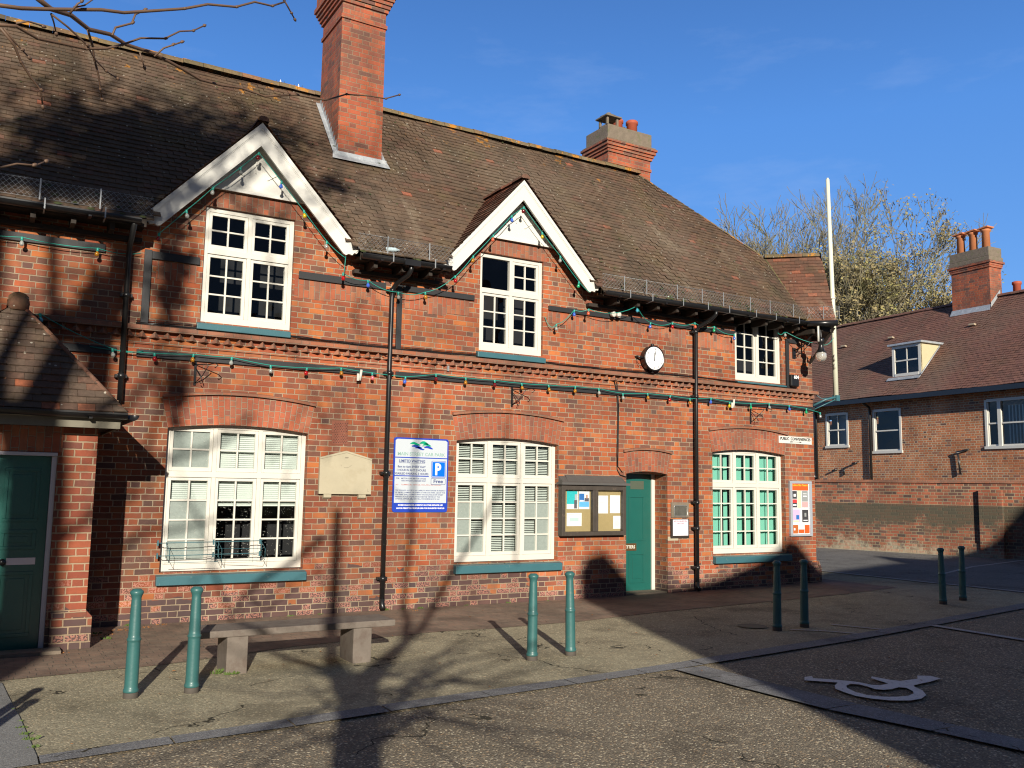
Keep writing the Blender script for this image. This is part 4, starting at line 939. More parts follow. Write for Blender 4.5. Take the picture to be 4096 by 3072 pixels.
# cables stapled along the string course
cb = MB(); rs = random.Random(8)
for z0, r, y in ((3.695, .009, -.02), (3.712, .006, -.03), (3.683, .005, -.045)):
    pts = []; x = 1.5
    while x < 13.4: pts.append((x, y, z0+rs.uniform(-.008, .006)+.012*math.sin(x*1.7+z0*50))); x += .3
    cb.tube(pts, r, 5)
cb.tube([(4.3, -.03, 3.70), (4.6, -.05, 3.60), (4.8, -.06, 3.55), (5.0, -.06, 3.56), (5.4, -.03, 3.69)], .005, 5)
cb.tube([(8.72, -.03, 3.66), (8.86, -.03, 3.55), (8.93, -.03, 3.3), (8.95, -.025, 2.9), (8.935, -.02, 2.3), (8.94, -.02, 2.05), (9.0, -.02, 1.96), (9.12, -.02, 1.93)], .007, 5)
cb.tube([(8.80, -.03, 3.66), (8.92, -.035, 3.5), (8.965, -.03, 3.1), (8.96, -.025, 2.5), (8.955, -.02, 2.1), (9.05, -.02, 2.0)], .006, 5)
cb.build('cable', M_BLACK, bld)
m = MB(); m.box(5.80, 5.83, -.03, -.001, 3.42, 3.50); m.build('junction_box', M_GALV, bld)
# terracotta air brick
m = MB(); m.box(4.08, 4.305, -.006, -.001, 2.28, 2.43); m.box(4.075, 4.305, -.006, -.001, 2.437, 2.60)
vb = m.build('air_brick', plain('air_brick_clay', (.26, .09, .055), .85, .3, 10.0), bld)
m = MB()
for z0 in (2.298, 2.455):
    for r in range(6):
        for c in range(6): x = 4.10+c*.034+(.017 if r % 2 else 0); z = z0+r*.0215; m.face([(x, -.0072, z), (x+.018, -.0072, z), (x+.009, -.0072, z+.012)])
m.build('vent_hole', M_DARK, vb)
# pale repair brick, mastic under window ledges
m = MB(); m.box(10.021, 10.25, -.004, -.0005, .878, .945); m.build('pale_brick', M_STONE, bld)

# ------------------------------------------------------------ porch wing on the left
por = thing('brick_porch', (.1, -1.35, 0), 'small red brick porch with hipped tile roof and dark teal door at the left edge', 'porch')
m = MB(); yf = -1.35
wall_xz(m, -.95, 1.03, 0, 2.33, [(-.36, .66, 0, 2.01)], yf)
m.face([(1.03, yf, 0), (1.03, 0, 0), (1.03, 0, 2.33), (1.03, yf, 2.33)]); m.face([(-.95, 0, 0), (-.95, yf, 0), (-.95, yf, 2.33), (-.95, 0, 2.33)])
m.face([(.66, yf, 0), (.66, yf, 2.01), (.66, yf+.09, 2.01), (.66, yf+.09, 0)][::-1]); m.face([(-.36, yf, 2.01), (-.36, yf+.09, 2.01), (.66, yf+.09, 2.01), (.66, yf, 2.01)])
m.prism([(-.95, yf-.001, 0), (-.95, yf-.055, 0), (-.95, yf-.055, .33), (-.95, yf-.001, .39)], (.50, 0, 0)); m.prism([(.70, yf-.001, 0), (.70, yf-.055, 0), (.70, yf-.055, .33), (.70, yf-.001, .39)], (.33, 0, 0))
m.prism([(1.031, yf-.055, 0), (1.085, yf-.055, 0), (1.085, yf-.055, .33), (1.031, yf-.055, .39)], (0, 1.40, 0))
m.build('wall', M_PORCHB, por)
m = MB(); m.box(-.40, .70, yf-.005, yf-.001, 2.02, 2.28); m.build('soldier_course', M_SOLD, por)
m = MB(); m.box(.612, .66, yf+.02, yf+.11, .02, 1.975); m.box(-.36, .66, yf-.015, yf+.11, 1.976, 2.012); m.box(-.36, -.31, yf+.02, yf+.11, .02, 1.975); m.build('door_frame', plain('grey_white_paint', (.55, .53, .56), .5), por, bevel=.003)
m = MB(); m.box(-.31, .611, yf+.075, yf+.12, .02, 1.975)
for (x0, x1, z0, z1) in ((-.22, .10, 1.30, 1.85), (.20, .52, 1.30, 1.85), (-.22, .10, 1.02, 1.22), (.20, .52, 1.02, 1.22), (-.22, .10, .15, .80), (.20, .52, .15, .80)):
    panel_frame(m, x0, x1, z0, z1, yf+.075, .035); m.box(x0+.07, x1-.07, yf+.067, yf+.075, z0+.07, z1-.07)
pd = m.build('door', M_TEALD, por, bevel=.003)
m = MB(); m.box(.27, .53, yf+.066, yf+.075, .868, .937); m.build('letter_plate', flat('aluminium_plate', (.62, .56, .62), .35, .4), pd)
m = MB(); m.lathe([(.012, 0), (.012, .03), (.032, .045), (.036, .06), (.03, .075), (.01, .082)], (.235, yf+.075, .90), 14, axis=(0, -1, 0)); m.build('door_knob', M_BLACK, pd)
m = MB(); m.box(-.5, .8, yf-.30, yf-.056, 0.012, .045); m.build('doorstep', M_CEMENT, por)
m = MB(); m.box(-1.2, 1.215, -1.575, -1.545, 2.275, 2.372); m.box(1.19, 1.215, -1.545, 0, 2.275, 2.372); m.build('fascia', plain('weathered_fascia', (.20, .18, .13), .6, .4), por)
m = MB(); m.face([(-1.2, -1.57, 2.30), (-1.2, 0, 2.30), (1.2, 0, 2.30), (1.2, -1.57, 2.30)][::-1]); m.build('soffit', M_DWOOD, por)
gt = MB(); gutter(-1.25, 1.27, y=-1.64, z=2.425, r=.055)
vs = []; fs = []
for y in (-1.62, 0):
    for k in range(11): a = math.pi+math.pi*k/10; vs.append((1.33+.062*math.cos(a), y, 2.425+.062*math.sin(a)))
for k in range(10): fs.append((k, 11+k, 12+k, k+1)[::-1])
fs.append(tuple(range(11))); gt.shared(vs, fs, 0, True); gt.build('gutter', M_BLACK, por)
m = MB(); cxp = .205; tn = math.tan(R(50)); zA = 3.69; ya = -.61
e0 = 2.44; hwp = 1.06
# front slope and right slope
nF = math.hypot(-ya-(-1.65)*-1, 1)
def slope(O, U, V, pts, seed): 
    O = Vector(O); U = Vector(U).normalized(); V = Vector(V).normalized(); tile_roof(m, O, U, V, [((Vector(p)-O).dot(U), (Vector(p)-O).dot(V)) for p in pts], seed=seed, lift=.014)
c5_, s5_ = math.cos(R(50)), math.sin(R(50))
apx = (cxp, -1.65+hwp, e0+hwp*tn)
slope((cxp-hwp, -1.65, e0), (1, 0, 0), (0, c5_, s5_), [(cxp-hwp, -1.65, e0), (cxp+hwp, -1.65, e0), apx], 60)
slope((cxp+hwp, -1.65, e0), (0, 1, 0), (-c5_, 0, s5_), [(cxp+hwp, -1.65, e0), (cxp+hwp, 0, e0), (cxp, 0, apx[2]), apx], 61)
slope((cxp-hwp, 0, e0), (0, -1, 0), (c5_, 0, s5_), [(cxp-hwp, 0, e0), (cxp-hwp, -1.65, e0), apx, (cxp, 0, apx[2])], 62)
prf = m.build('roof', M_TILE_P, por)
m = MB(); ridge_tiles(m, apx, (cxp+hwp-.02, -1.63, e0+.03), r=.03, seg=.15, lift=.02, seed=12); ridge_tiles(m, (cxp, -.66, apx[2]), (cxp, 0, apx[2]), r=.11, seg=.33, lift=.03)
m.lathe([(.10, -.10), (.11, -.02), (.10, .03), (.06, .06), (.02, .07)], (cxp+.005, -.64, apx[2]-.02), 12); m.build('ridge', M_TILE_D, prf)
m = MB(); m.box(1.034, 1.05, -.72, -.60, 1.0, 1.80)
tag(m.build('blue_sign', flat('sign_blue_edge', (.02, .12, .45), .4)), 'thin blue sign seen edge-on on the shaded flank of the porch', 'sign')
# ------------------------------------------------------------ things fixed to the wall
# car park sign
M_SBLUE = flat('sign_blue', (.018, .055, .42), .35); M_SWHITE = flat('sign_white', (.50, .55, .60), .35); M_PBLUE = flat('parking_blue', (.0, .14, .66), .35)
M_SGREEN = flat('sign_green', (.0, .33, .17), .4); M_SNAVY = flat('sign_text_navy', (.05, .07, .20), .5); M_SGREY = flat('sign_text_grey', (.22, .38, .33), .5); M_WTXT = flat('white_lettering', (.8, .8, .8), .5)
sg = thing('car_park_sign', (5.42, -.02, 1.36), 'white and blue car park sign with a letter P, right of the left drainpipe', 'sign')
def rrect(x0, x1, z0, z1, r, y, n=5):
    P = []
    for cx, cz, a0 in ((x1-r, z1-r, 0), (x0+r, z1-r, 90), (x0+r, z0+r, 180), (x1-r, z0+r, 270)):
        for k in range(n+1): a = R(a0+90*k/n); P.append((cx+r*math.cos(a), y, cz+r*math.sin(a)))
    return P
X0, X1, Z0, Z1 = 4.993, 5.855, 1.356, 2.412
m = MB(); m.prism(rrect(X0, X1, Z0, Z1, .035, -.020), (0, .018, 0)); m.build('board', M_SBLUE, sg)
m = MB(); 
P = [(X0+.022, -.0225, 1.487), (X1-.022, -.0225, 1.487), (X1-.022, -.0225, 2.37)]+[(X1-.05, -.0225, 2.39), (X0+.05, -.0225, 2.39), (X0+.022, -.0225, 2.37)]
m.face(P); m.build('white_panel', M_SWHITE, sg)
m = MB(); m.box(X0+.022, X1-.022, -.0245, -.0226, 2.122, 2.136); m.box(X0+.022, 5.545, -.0245, -.0226, 1.861, 1.875); m.build('dividing_line', M_SBLUE, sg)
m = MB(); m.face(rrect(5.582, 5.816, 1.850, 2.092, .02, -.0236)); m.build('parking_border', M_SBLUE, sg)
m = MB(); m.face(rrect(5.588, 5.810, 1.856, 2.086, .016, -.0240)); m.build('parking_margin', M_SWHITE, sg)
m = MB(); m.face(rrect(5.598, 5.800, 1.866, 2.076, .004, -.0244)); m.build('parking_square', M_PBLUE, sg)
m = MB(); m.face(rrect(5.580, 5.815, 1.748, 1.842, .018, -.0236)); m.build('free_border', M_SNAVY, sg)
m = MB(); m.face(rrect(5.586, 5.809, 1.754, 1.836, .014, -.0240)); m.build('free_panel', M_SWHITE, sg)
text_mb([('P', 5.640, 1.895, .225, -.0246, 'LEFT', .82, .009)], M_WTXT, 'parking_letter', sg)
text_mb([('Free', 5.698, 1.775, .070, -.0242, 'CENTER', -.150, .002), ('LIMITED WAITING', 5.280, 2.060, .056, -.0226, 'CENTER', -.405, .0014),
         ('8am to 6pm EVERY DAY', 5.275, 1.985, .042, -.0226, 'CENTER', -.437, .0010), ('1 HOUR IN ANY 2 HOURS', 5.272, 1.936, .042, -.0226, 'CENTER', -.45, .0010), ('DISABLED PARKING 3 HOURS', 5.270, 1.886, .042, -.0226, 'CENTER', -.537, .0010),
         ('FOR', 5.035, 1.822, .027, -.0226, 'LEFT', -.055, .0006), ('MOTOR CARS, MOTOR CYCLES', 5.118, 1.822, .027, -.0226, 'LEFT', -.383, .0006), ('AND INVALID CARRIAGES ONLY', 5.118, 1.790, .027, -.0226, 'LEFT', -.385, .0006),
         ('THE COUNCIL ACCEPTS NO LIABILITY WHATSOEVER IN RESPECT', 5.03, 1.655, .024, -.0226, 'LEFT', -.789, .0005), ("OF INJURY, DAMAGE OR THEFT AT THIS CAR PARK. USE OF THIS", 5.03, 1.625, .024, -.0226, 'LEFT', -.785, .0005),
         ("CAR PARK SHALL COMPLY WITH THE COUNCIL'S OFF STREET", 5.03, 1.595, .024, -.0226, 'LEFT', -.755, .0005), ('PARKING PLACES ORDER WHICH MAY BE VIEWED AT THE', 5.03, 1.565, .024, -.0226, 'LEFT', -.70, .0005),
         ('COUNCIL OFFICES, MELTON HILL, WOODBRIDGE IP12 1AU', 5.03, 1.535, .024, -.0226, 'LEFT', -.695, .0005)], M_SNAVY, 'lettering', sg)
m = MB(); m.box(5.078, 5.482, -.0230, -.0226, 2.049, 2.053); m.build('underline', M_SNAVY, sg)
text_mb([('MAIN STREET CAR PARK', 5.425, 2.158, .066, -.0226, 'CENTER', -.745, .0008)], M_SGREY, 'title_lettering', sg)
text_mb([('NO', 5.035, 1.735, .024, -.0226, 'LEFT', -.04, .0004), ('COMMERCIAL VEHICLES, HGVs, PSVs, OR COACHES', 5.118, 1.735, .024, -.0226, 'LEFT', -.63, .0004)], flat('red_lettering', (.45, .16, .14)), 'red_lettering', sg)
text_mb([('EXCESS CHARGE FOR OVERSTAY OR OTHER IMPROPER USE', 5.43, 1.447, .026, -.0205, 'CENTER', -.70, .0012), ('\u00a340 FOR PERMITTED VEHICLES \u00a3300 FOR PROHIBITED VEHICLES', 5.43, 1.403, .026, -.0205, 'CENTER', -.755, .0012)], M_WTXT, 'white_lettering', sg)
def wave(x0, x1, zf, th, mat, nm):
    m = MB(); n = 16
    for i in range(n):
        a, b = x0+(x1-x0)*i/n, x0+(x1-x0)*(i+1)/n
        ta, tb = math.sin(math.pi*i/n)**.6*th, math.sin(math.pi*(i+1)/n)**.6*th
        m.face([(a, -.0232, zf(a)-ta/2), (b, -.0232, zf(b)-tb/2), (b, -.0232, zf(b)+tb/2), (a, -.0232, zf(a)+ta/2)])
    return m
wg = MB(); wbm = MB()
for M_, x0, x1, zc, ph, th in ((wg, 5.235, 5.400, 2.325, 0, .036), (wg, 5.385, 5.53, 2.338, 2.9, .040), (wg, 5.43, 5.575, 2.312, 2.9, .034), (wbm, 5.262, 5.43, 2.286, 0, .036), (wbm, 5.31, 5.47, 2.262, 0.4, .030), (wbm, 5.455, 5.605, 2.275, 3.1, .036)):
    w_ = wave(x0, x1, lambda x, x0=x0, zc=zc, ph=ph: zc+.013*math.sin((x-x0)*30+ph)*(1 if ph < 1 else -1), th, None, ''); k = len(M_.v)
    M_.v += w_.v; M_.f += [tuple(i+k for i in f) for f in w_.f]; M_.m += w_.m; M_.uv += w_.uv; M_.sm += w_.sm
wg.build('green_wave', M_SGREEN, sg); wbm.build('blue_wave', M_SBLUE, sg)
text_mb([('SUFFOLK COASTAL', 5.262, 2.300, .013, -.0236, 'LEFT', 1.0, 0), ('DISTRICT COUNCIL', 5.43, 2.290, .013, -.0236, 'LEFT', 1.0, 0)], M_SNAVY, 'wave_lettering', sg)

# stone tablet
tb = thing('stone_tablet', (4.28, -.03, 1.6), 'cream stone tablet with a pointed top, its inscription worn off, on two small brackets', 'plaque')
m = MB(); m.prism([(3.91, -.06, 1.60), (4.655, -.06, 1.60), (4.655, -.06, 2.094), (4.278, -.06, 2.192), (3.91, -.06, 2.094)], (0, .058, 0)); o = m.build('slab', M_STONE, tb, bevel=.004)
m = MB()
for s in (1, -1):
    xe = 4.278+s*.372; m.prism([(4.278, -.068, 2.186), (xe, -.068, 2.089), (xe, -.068, 2.070), (4.278, -.068, 2.166)], (0, .0075, 0))
m.box(4.08, 4.48, -.0615, -.0602, 1.634, 1.637); m.build('moulding', M_STONE, tb)
m = MB(); rt_ = random.Random(2)
for i in range(16):
    a = math.pi*(1.05+.9*i/15); x = 4.278+.085*math.cos(a); z = 2.03+.07*math.sin(a)
    if rt_.random() < .7: m.box(x-.006, x+.005, -.0612, -.0603, z-.002, z+.002)
m.box(4.255, 4.305, -.0612, -.0603, 2.09, 2.096); m.box(4.262, 4.31, -.0612, -.0603, 2.10, 2.105); m.box(4.60, 4.602, -.0612, -.0603, 1.64, 1.68); m.box(4.602, 4.62, -.0612, -.0603, 1.64, 1.642)
m.build('carving', plain('carved_line', (.16, .14, .11), .9), tb)
m = MB()
for x0, x1 in ((3.98, 4.085), (4.475, 4.58)): m.prism([(x0, -.001, 1.53), (x0, -.05, 1.555), (x0, -.055, 1.598), (x0, -.001, 1.598)], (x1-x0, 0, 0))
m.build('bracket', M_STONE, tb)

# notice board
nbd = thing('notice_board', (8.43, -.06, 1.0), 'dark wooden double-door notice board with a sloping hood, cork back and pinned papers', 'notice board')
m = MB(); x0, x1, z0, z1 = 7.80, 9.05, .99, 1.775
m.box(x0, x0+.062, -.12, -.002, z0, z1); m.box(x1-.062, x1, -.12, -.002, z0, z1); m.box(x0+.062, x1-.062, -.119, -.002, z0, z0+.065); m.box(x0+.062, x1-.062, -.119, -.002, z1-.07, z1)
m.box(8.385, 8.435, -.128, -.06, z0+.066, z1-.071); m.box(8.437, 8.487, -.128, -.06, z0+.066, z1-.071); m.build('frame', M_NBWOOD, nbd, bevel=.004)
m = MB(); m.prism([(7.93, -.002, 1.925), (7.90, -.115, 1.835), (9.0, -.115, 1.835), (8.985, -.002, 1.925)], (0, -.0, .012)); m.box(7.765, 9.105, -.165, -.002, 1.785, 1.822); m.prism([(7.80, -.15, 1.823), (7.80, -.002, 1.823), (7.80, -.002, 1.92)], (1.24, 0, 0)); m.build('hood', plain('lead_grey_hood', (.10, .095, .09), .7, .3, 8.0), nbd)
m = MB(); m.face([(x0+.06, -.045, z0+.06), (x1-.06, -.045, z0+.06), (x1-.06, -.045, z1-.06), (x0+.06, -.045, z1-.06)]); m.build('cork_board', M_CORK, nbd)
M_TURQ = flat('poster_turquoise', (.03, .47, .50), .5); M_BLU2 = flat('poster_blue', (.03, .15, .45), .5); M_SKYB = flat('poster_light_blue', (.12, .42, .75), .5); M_FIG = flat('poster_figure', (.10, .09, .11), .6); M_INK = flat('faint_print', (.42, .42, .46), .7)
def paper(x0, x1, z0, z1, parts=(), lines=0, nm='paper'):
    m = MB(); m.face([(x0, -.047, z0), (x1, -.047, z0), (x1, -.0475, z1), (x0, -.0475, z1)]); p = m.build(nm, M_PAPER, nbd)
    for k, (a, b, c, d, mt) in enumerate(parts):
        q = MB(); q.face([(x0+(x1-x0)*a, -.0483-.0003*k, z0+(z1-z0)*c), (x0+(x1-x0)*b, -.0483-.0003*k, z0+(z1-z0)*c), (x0+(x1-x0)*b, -.0483-.0003*k, z0+(z1-z0)*d), (x0+(x1-x0)*a, -.0483-.0003*k, z0+(z1-z0)*d)]); q.build('print', mt, p)
    if lines:
        q = MB(); rl = random.Random(int(x0*100))
        for i in range(lines):
            z = z1-(z1-z0)*(.1+.75*i/lines); l = rl.uniform(.4, .8)*(x1-x0); xx = x0+(x1-x0)*.5-l/2; q.box(xx, xx+l, -.0485, -.0478, z, z+.004)
        q.build('print', M_INK, p)
paper(7.932, 8.143, 1.404, 1.685, [(0, .95, .28, 1, M_TURQ), (.66, .92, .03, .50, M_FIG), (.72, .95, .5, .82, M_INK)], nm='poster')
paper(8.160, 8.366, 1.404, 1.688, [(.03, .97, .42, .86, M_BLU2), (.03, .97, .12, .40, M_SKYB), (.52, .97, .43, .85, M_PAPER), (.55, .95, .43, .62, M_FIG), (.66, .84, .60, .80, flat('poster_skin', (.5, .28, .2), .6)), (.08, .45, .43, .50, M_PAPER)], nm='poster')
paper(7.934, 8.218, 1.139, 1.344, [(.2, .8, .35, .62, flat('map_green', (.45, .60, .60), .6)), (.1, .9, .85, .88, M_INK)], nm='map')
paper(8.541, 8.736, 1.336, 1.620, lines=5); paper(8.775, 8.978, 1.340, 1.626, lines=5); paper(8.840, 9.0-.012, 1.089, 1.296, lines=9)
m = MB(); m.face([(x0+.06, -.10, z0+.06), (8.386, -.10, z0+.06), (8.386, -.10, z1-.06), (x0+.06, -.10, z1-.06)]); m.face([(8.486, -.10, z0+.06), (x1-.06, -.10, z0+.06), (x1-.06, -.10, z1-.06), (8.486, -.10, z1-.06)]); m.build('pane', M_GLASS, nbd)

# stone plaque and framed notice right of the door
pq = MB(); pq.box(10.088, 10.472, -.022, -.001, 1.262, 1.520)
pq = pq.build('stone_plaque', M_CEMENT, None, bevel=.004); tag(pq, 'rough grey stone plaque with a tarnished metal tray shape, above a framed white notice', 'plaque')
m = MB(); m.face(rrect(10.14, 10.435, 1.288, 1.468, .03, -.0225)); m.build('metal_plate', plain('tarnished_steel', (.36, .34, .28), .35, .5, 22.0, metal=.7), pq)
m = MB(); P = rrect(10.14, 10.435, 1.288, 1.468, .03, -.027); m.tube(P+[P[0]], .006, 5); m.build('plate_rim', plain('rim_steel', (.6, .6, .58), .3, .3, 30.0, metal=.6), pq)
fn = thing('framed_notice', (10.27, -.02, .92), 'white town council notice in a dark wooden frame, below the stone plaque by the door', 'notice')
m = MB(); m.box(10.075, 10.473, -.028, -.001, .921, .960); m.box(10.075, 10.473, -.028, -.001, 1.232, 1.240); m.box(10.075, 10.113, -.0285, -.001, .960, 1.232); m.box(10.460, 10.473, -.0285, -.001, .960, 1.232); m.build('frame', M_DWOOD, fn)
m = MB(); m.box(10.113, 10.460, -.018, -.001, .960, 1.232); m.build('panel', flat('notice_white', (.82, .80, .86), .4), fn)
text_mb([('LEISTON-CUM-SIZEWELL', 10.287, 1.193, .030, -.0192, 'CENTER', -.30, .0008), ('TOWN COUNCIL', 10.287, 1.158, .030, -.0192, 'CENTER', -.18, .0008)], flat('maroon_lettering', (.30, .12, .18)), 'lettering', fn)
# public conveniences sign
pc = thing('public_conveniences_sign', (13.13, -.01, 2.63), 'long white sign with black capitals and an arrow pointing right, at the building corner', 'sign')
m = MB(); m.prism([(12.692, -.016, 2.628), (13.572, -.016, 2.625), (13.572, -.016, 2.758), (12.692, -.016, 2.764)], (0, .014, 0)); m.build('board', M_WHITE2, pc, bevel=.003)
text_mb([('PUBLIC  CONVENIENCES', 13.132, 2.690, .074, -.0172, 'CENTER', -.81, .0022)], M_BLACK, 'lettering', pc)
m = MB(); m.box(12.99, 13.26, -.0175, -.0163, 2.657, 2.663); m.prism([(13.24, -.0175, 2.646), (13.30, -.0175, 2.660), (13.24, -.0175, 2.674)], (0, .001, 0))
for k in range(3): m.prism([(12.985+.022*k, -.0178, 2.642), (12.993+.022*k, -.0178, 2.642), (13.008+.022*k, -.0178, 2.660), (12.993+.022*k, -.0178, 2.678), (12.985+.022*k, -.0178, 2.678), (13.0+.022*k, -.0178, 2.660)], (0, .001, 0))
m.build('arrow', M_BLACK, pc)
# poster case
ps = thing('poster_case', (13.22, -.03, .91), 'grey aluminium framed cinema poster case with an orange heading, under the white arrow sign', 'poster case')
m = MB(); m.box(12.93, 13.512, -.05, -.002, .91, .950); m.box(12.93, 13.512, -.05, -.002, 1.888, 1.93); m.box(12.93, 12.985, -.0505, -.002, .95, 1.888); m.box(13.445, 13.512, -.0505, -.002, .95, 1.888); m.build('frame', M_GREYP, ps, bevel=.004)
m = MB(); m.face([(12.98, -.030, .95), (13.45, -.030, .95), (13.45, -.030, 1.89), (12.98, -.030, 1.89)]); m.build('backing', M_PAPER, ps)
ORA = flat('heading_orange', (.80, .10, .02), .5)
cols = {'o': ORA, 'k': flat('poster_black', (.05, .05, .055), .5), 'g': flat('poster_grey', (.28, .30, .30), .5), 'y': flat('paper_yellow', (.72, .74, .42), .6), 'r': flat('poster_red', (.6, .05, .05), .5), 'l': flat('poster_lilac', (.55, .42, .62), .5), 'b': M_BLU2, 'p': flat('poster_pink', (.6, .35, .35), .5), 'w': M_PAPER, 't': flat('poster_rust', (.45, .12, .03), .5)}
for (nm, a, b, c, d, k, l) in (('heading', 12.99, 13.43, 1.755, 1.880, 'o', 0), ('film_poster', 12.99, 13.12, 1.60, 1.745, 'k', 0), ('film_poster', 12.99, 13.12, 1.525, 1.59, 'r', 0), ('film_poster', 12.99, 13.12, 1.44, 1.525, 'k', 0), ('yellow_sheet', 13.13, 13.235, 1.425, 1.752, 'y', 0),
        ('film_poster', 13.25, 13.415, 1.55, 1.75, 'g', 0), ('film_poster', 13.25, 13.415, 1.44, 1.545, 'p', 0), ('film_poster', 12.995, 13.19, 1.165, 1.405, 'l', 0), ('film_poster', 13.09, 13.17, 1.22, 1.30, 'b', 1), ('film_poster', 13.25, 13.42, 1.165, 1.40, 'k', 0),
        ('film_poster', 12.995, 13.14, .96, 1.12, 't', 0), ('film_poster', 13.15, 13.30, 1.04, 1.14, 'w', 0), ('film_poster', 13.15, 13.30, .965, 1.035, 'o', 0), ('film_poster', 13.31, 13.44, .96, 1.12, 'o', 0), ('film_poster', 13.28, 13.38, 1.64, 1.66, 'w', 2), ('film_poster', 13.28, 13.38, 1.69, 1.70, 'w', 2), ('film_poster', 13.03, 13.09, 1.64, 1.69, 'w', 2), ('film_poster', 13.28, 13.39, 1.19, 1.21, 'w', 2), ('film_poster', 13.31, 13.36, 1.27, 1.34, 'g', 2), ('film_poster', 13.01, 13.16, 1.17, 1.20, 'y', 2), ('film_poster', 13.02, 13.06, 1.02, 1.06, 'w', 2), ('film_poster', 13.01, 13.1, 1.47, 1.50, 'w', 2)):
    q = MB(); y = -.0315-.001*l; q.face([(a, y, c), (b, y, c), (b, y, d), (a, y, d)]); q.build(nm, cols[k], ps)
text_mb([('Leiston Film Theatre', 13.21, 1.838, .05, -.0325, 'CENTER', -.40, .0016)], flat('yellow_lettering', (.85, .45, .04)), 'lettering', ps)
# clock
ck = thing('wall_clock', (9.62, -.08, 3.93), 'round white wall clock with a thick black rim showing noon', 'clock')
m = MB(); m.lathe([(.205, 0), (.215, .02), (.214, .11), (.217, .122), (.209, .128), (.205, .122)], (9.630, -.02, 3.932), 40, axis=(0, -1, 0)); m.tube([(9.63, -.08, 4.14), (9.63, -.08, 4.185)], .028, 10); m.tube([(9.63, -.08, 3.72), (9.63, -.08, 3.685)], .024, 10); m.build('case', M_BLACK, ck)
m = MB(); m.tube([(9.42, -.09, 3.93), (9.33, -.05, 3.95), (9.33, -.001, 3.95)], .018, 8); m.tube([(9.33, -.03, 3.94), (9.34, -.04, 3.86), (9.38, -.05, 3.80), (9.44, -.06, 3.80)], .005, 5); m.build('wall_bracket', M_BLACK, ck)
m = MB(); m.lathe([(.202, .121), (.19, .1225), (.0, .123)], (9.630, -.02, 3.932), 40, axis=(0, -1, 0)); m.build('dial', flat('dial_white', (.86, .87, .88), .3), ck)
its = []
for h in range(1, 13):
    a = R(90-30*h); its.append((str(h), 9.630+.163*math.cos(a), 3.932+.163*math.sin(a)-.015, .044, -.1445, 'CENTER', .9, .0004))
text_mb(its, M_BLACK, 'numerals', ck)
m = MB()
def hand(ang, l, w, back, y):
    a = R(90-ang); d = Vector((math.cos(a), 0, math.sin(a))); n = Vector((-d.z, 0, d.x)); c = Vector((9.630, y, 3.932)); m.prism([c-d*back-n*w*.5, c+d*l-n*w*.35, c+d*l+n*w*.35, c-d*back+n*w*.5], (0, .0015, 0))
hand(1, .095, .020, .05, -.149); hand(9, .175, .008, .05, -.151); m.build('hand', M_BLACK, ck)
# alarm box
ab = thing('alarm_box', (13.07, -.06, 3.69), 'small black box numbered 604 near the corner, below the lamp shadow', 'alarm box')
m = MB(); m.box(12.96, 13.175, -.10, -.001, 3.70, 3.925); m.build('case', M_BLACK, ab, bevel=.02)
text_mb([('604', 13.095, 3.850, .085, -.1015, 'CENTER', 1.0, .004)], M_WTXT, 'lettering', ab)
# security camera pair
sc = thing('security_camera', (8.83, -.10, 4.6), 'pair of small white security lamps under the gutter, above the clock', 'camera')
for x in (8.775, 8.885):
    m = MB(); m.lathe([(.03, 0), (.038, .02), (.045, .06), (.046, .075), (.03, .078)], (x, -.06, 4.60), 14, axis=(.2, -1, -.1)); m.build('lamp_head', M_WHITE, sc)
m = MB(); m.tube([(8.83, -.001, 4.64), (8.83, -.05, 4.63)], .02, 8); m.tube([(8.775, -.06, 4.60), (8.83, -.05, 4.63), (8.885, -.06, 4.60)], .012, 6); m.build('bracket', M_WHITE, sc)
# white pvc plug tubes hanging in the festoon
for (x, z, lab) in ((4.425, 3.245, 'short white tube hanging from the festoon left of the left drainpipe'), (11.475, 3.28, 'short white tube hanging from the festoon right of the right drainpipe')):
    m = MB(); m.tube([(x+.01, -.10, z+.075), (x-.008, -.10, z-.075)], .019, 10); m.box(x-.05, x-.02, -.10, -.085, z-.08, z+.02); o = m.build('cable_joint', M_WHITE); tag(o, lab, 'cable joint', 'white cable joints on the festoon')
# hanging basket brackets
def basket(x, z, sc_, lab):
    b = thing('basket_bracket', (x, -.01, z-.28), lab, 'bracket', 'wrought iron hanging basket brackets')
    m = MB(); m.box(x-.014, x+.014, -.016, -.001, z-.285, z+.015); m.build('back_plate', M_BLACK, b)
    m = MB(); s = sc_
    m.tube([(x, -.012, z-.02), (x+.02*s, -.16, z-.03), (x+.03*s, -.30, z-.02), (x+.035*s, -.335, z-.045), (x+.03*s, -.325, z-.08), (x+.03*s, -.30, z-.075)], .0065, 6); m.tube([(x, -.012, z-.26), (x+.012*s, -.10, z-.17), (x+.02*s, -.22, z-.04)], .006, 6)
    m.tube([(x, -.012, z-.06), (x+.008*s, -.08, z-.15), (x+.012*s, -.13, z-.24), (x+.01*s, -.11, z-.27), (x+.008*s, -.09, z-.25)], .006, 6)
    m.build('scroll_arm', M_BLACK, b); return b
basket(2.238, 3.24, 6.0, 'black iron basket bracket above the left ground-floor window'); basket(6.925, 3.245, 6.0, 'black iron basket bracket above the middle ground-floor window'); basket(11.98, 3.235, 6.0, 'black iron basket bracket above the right ground-floor window')
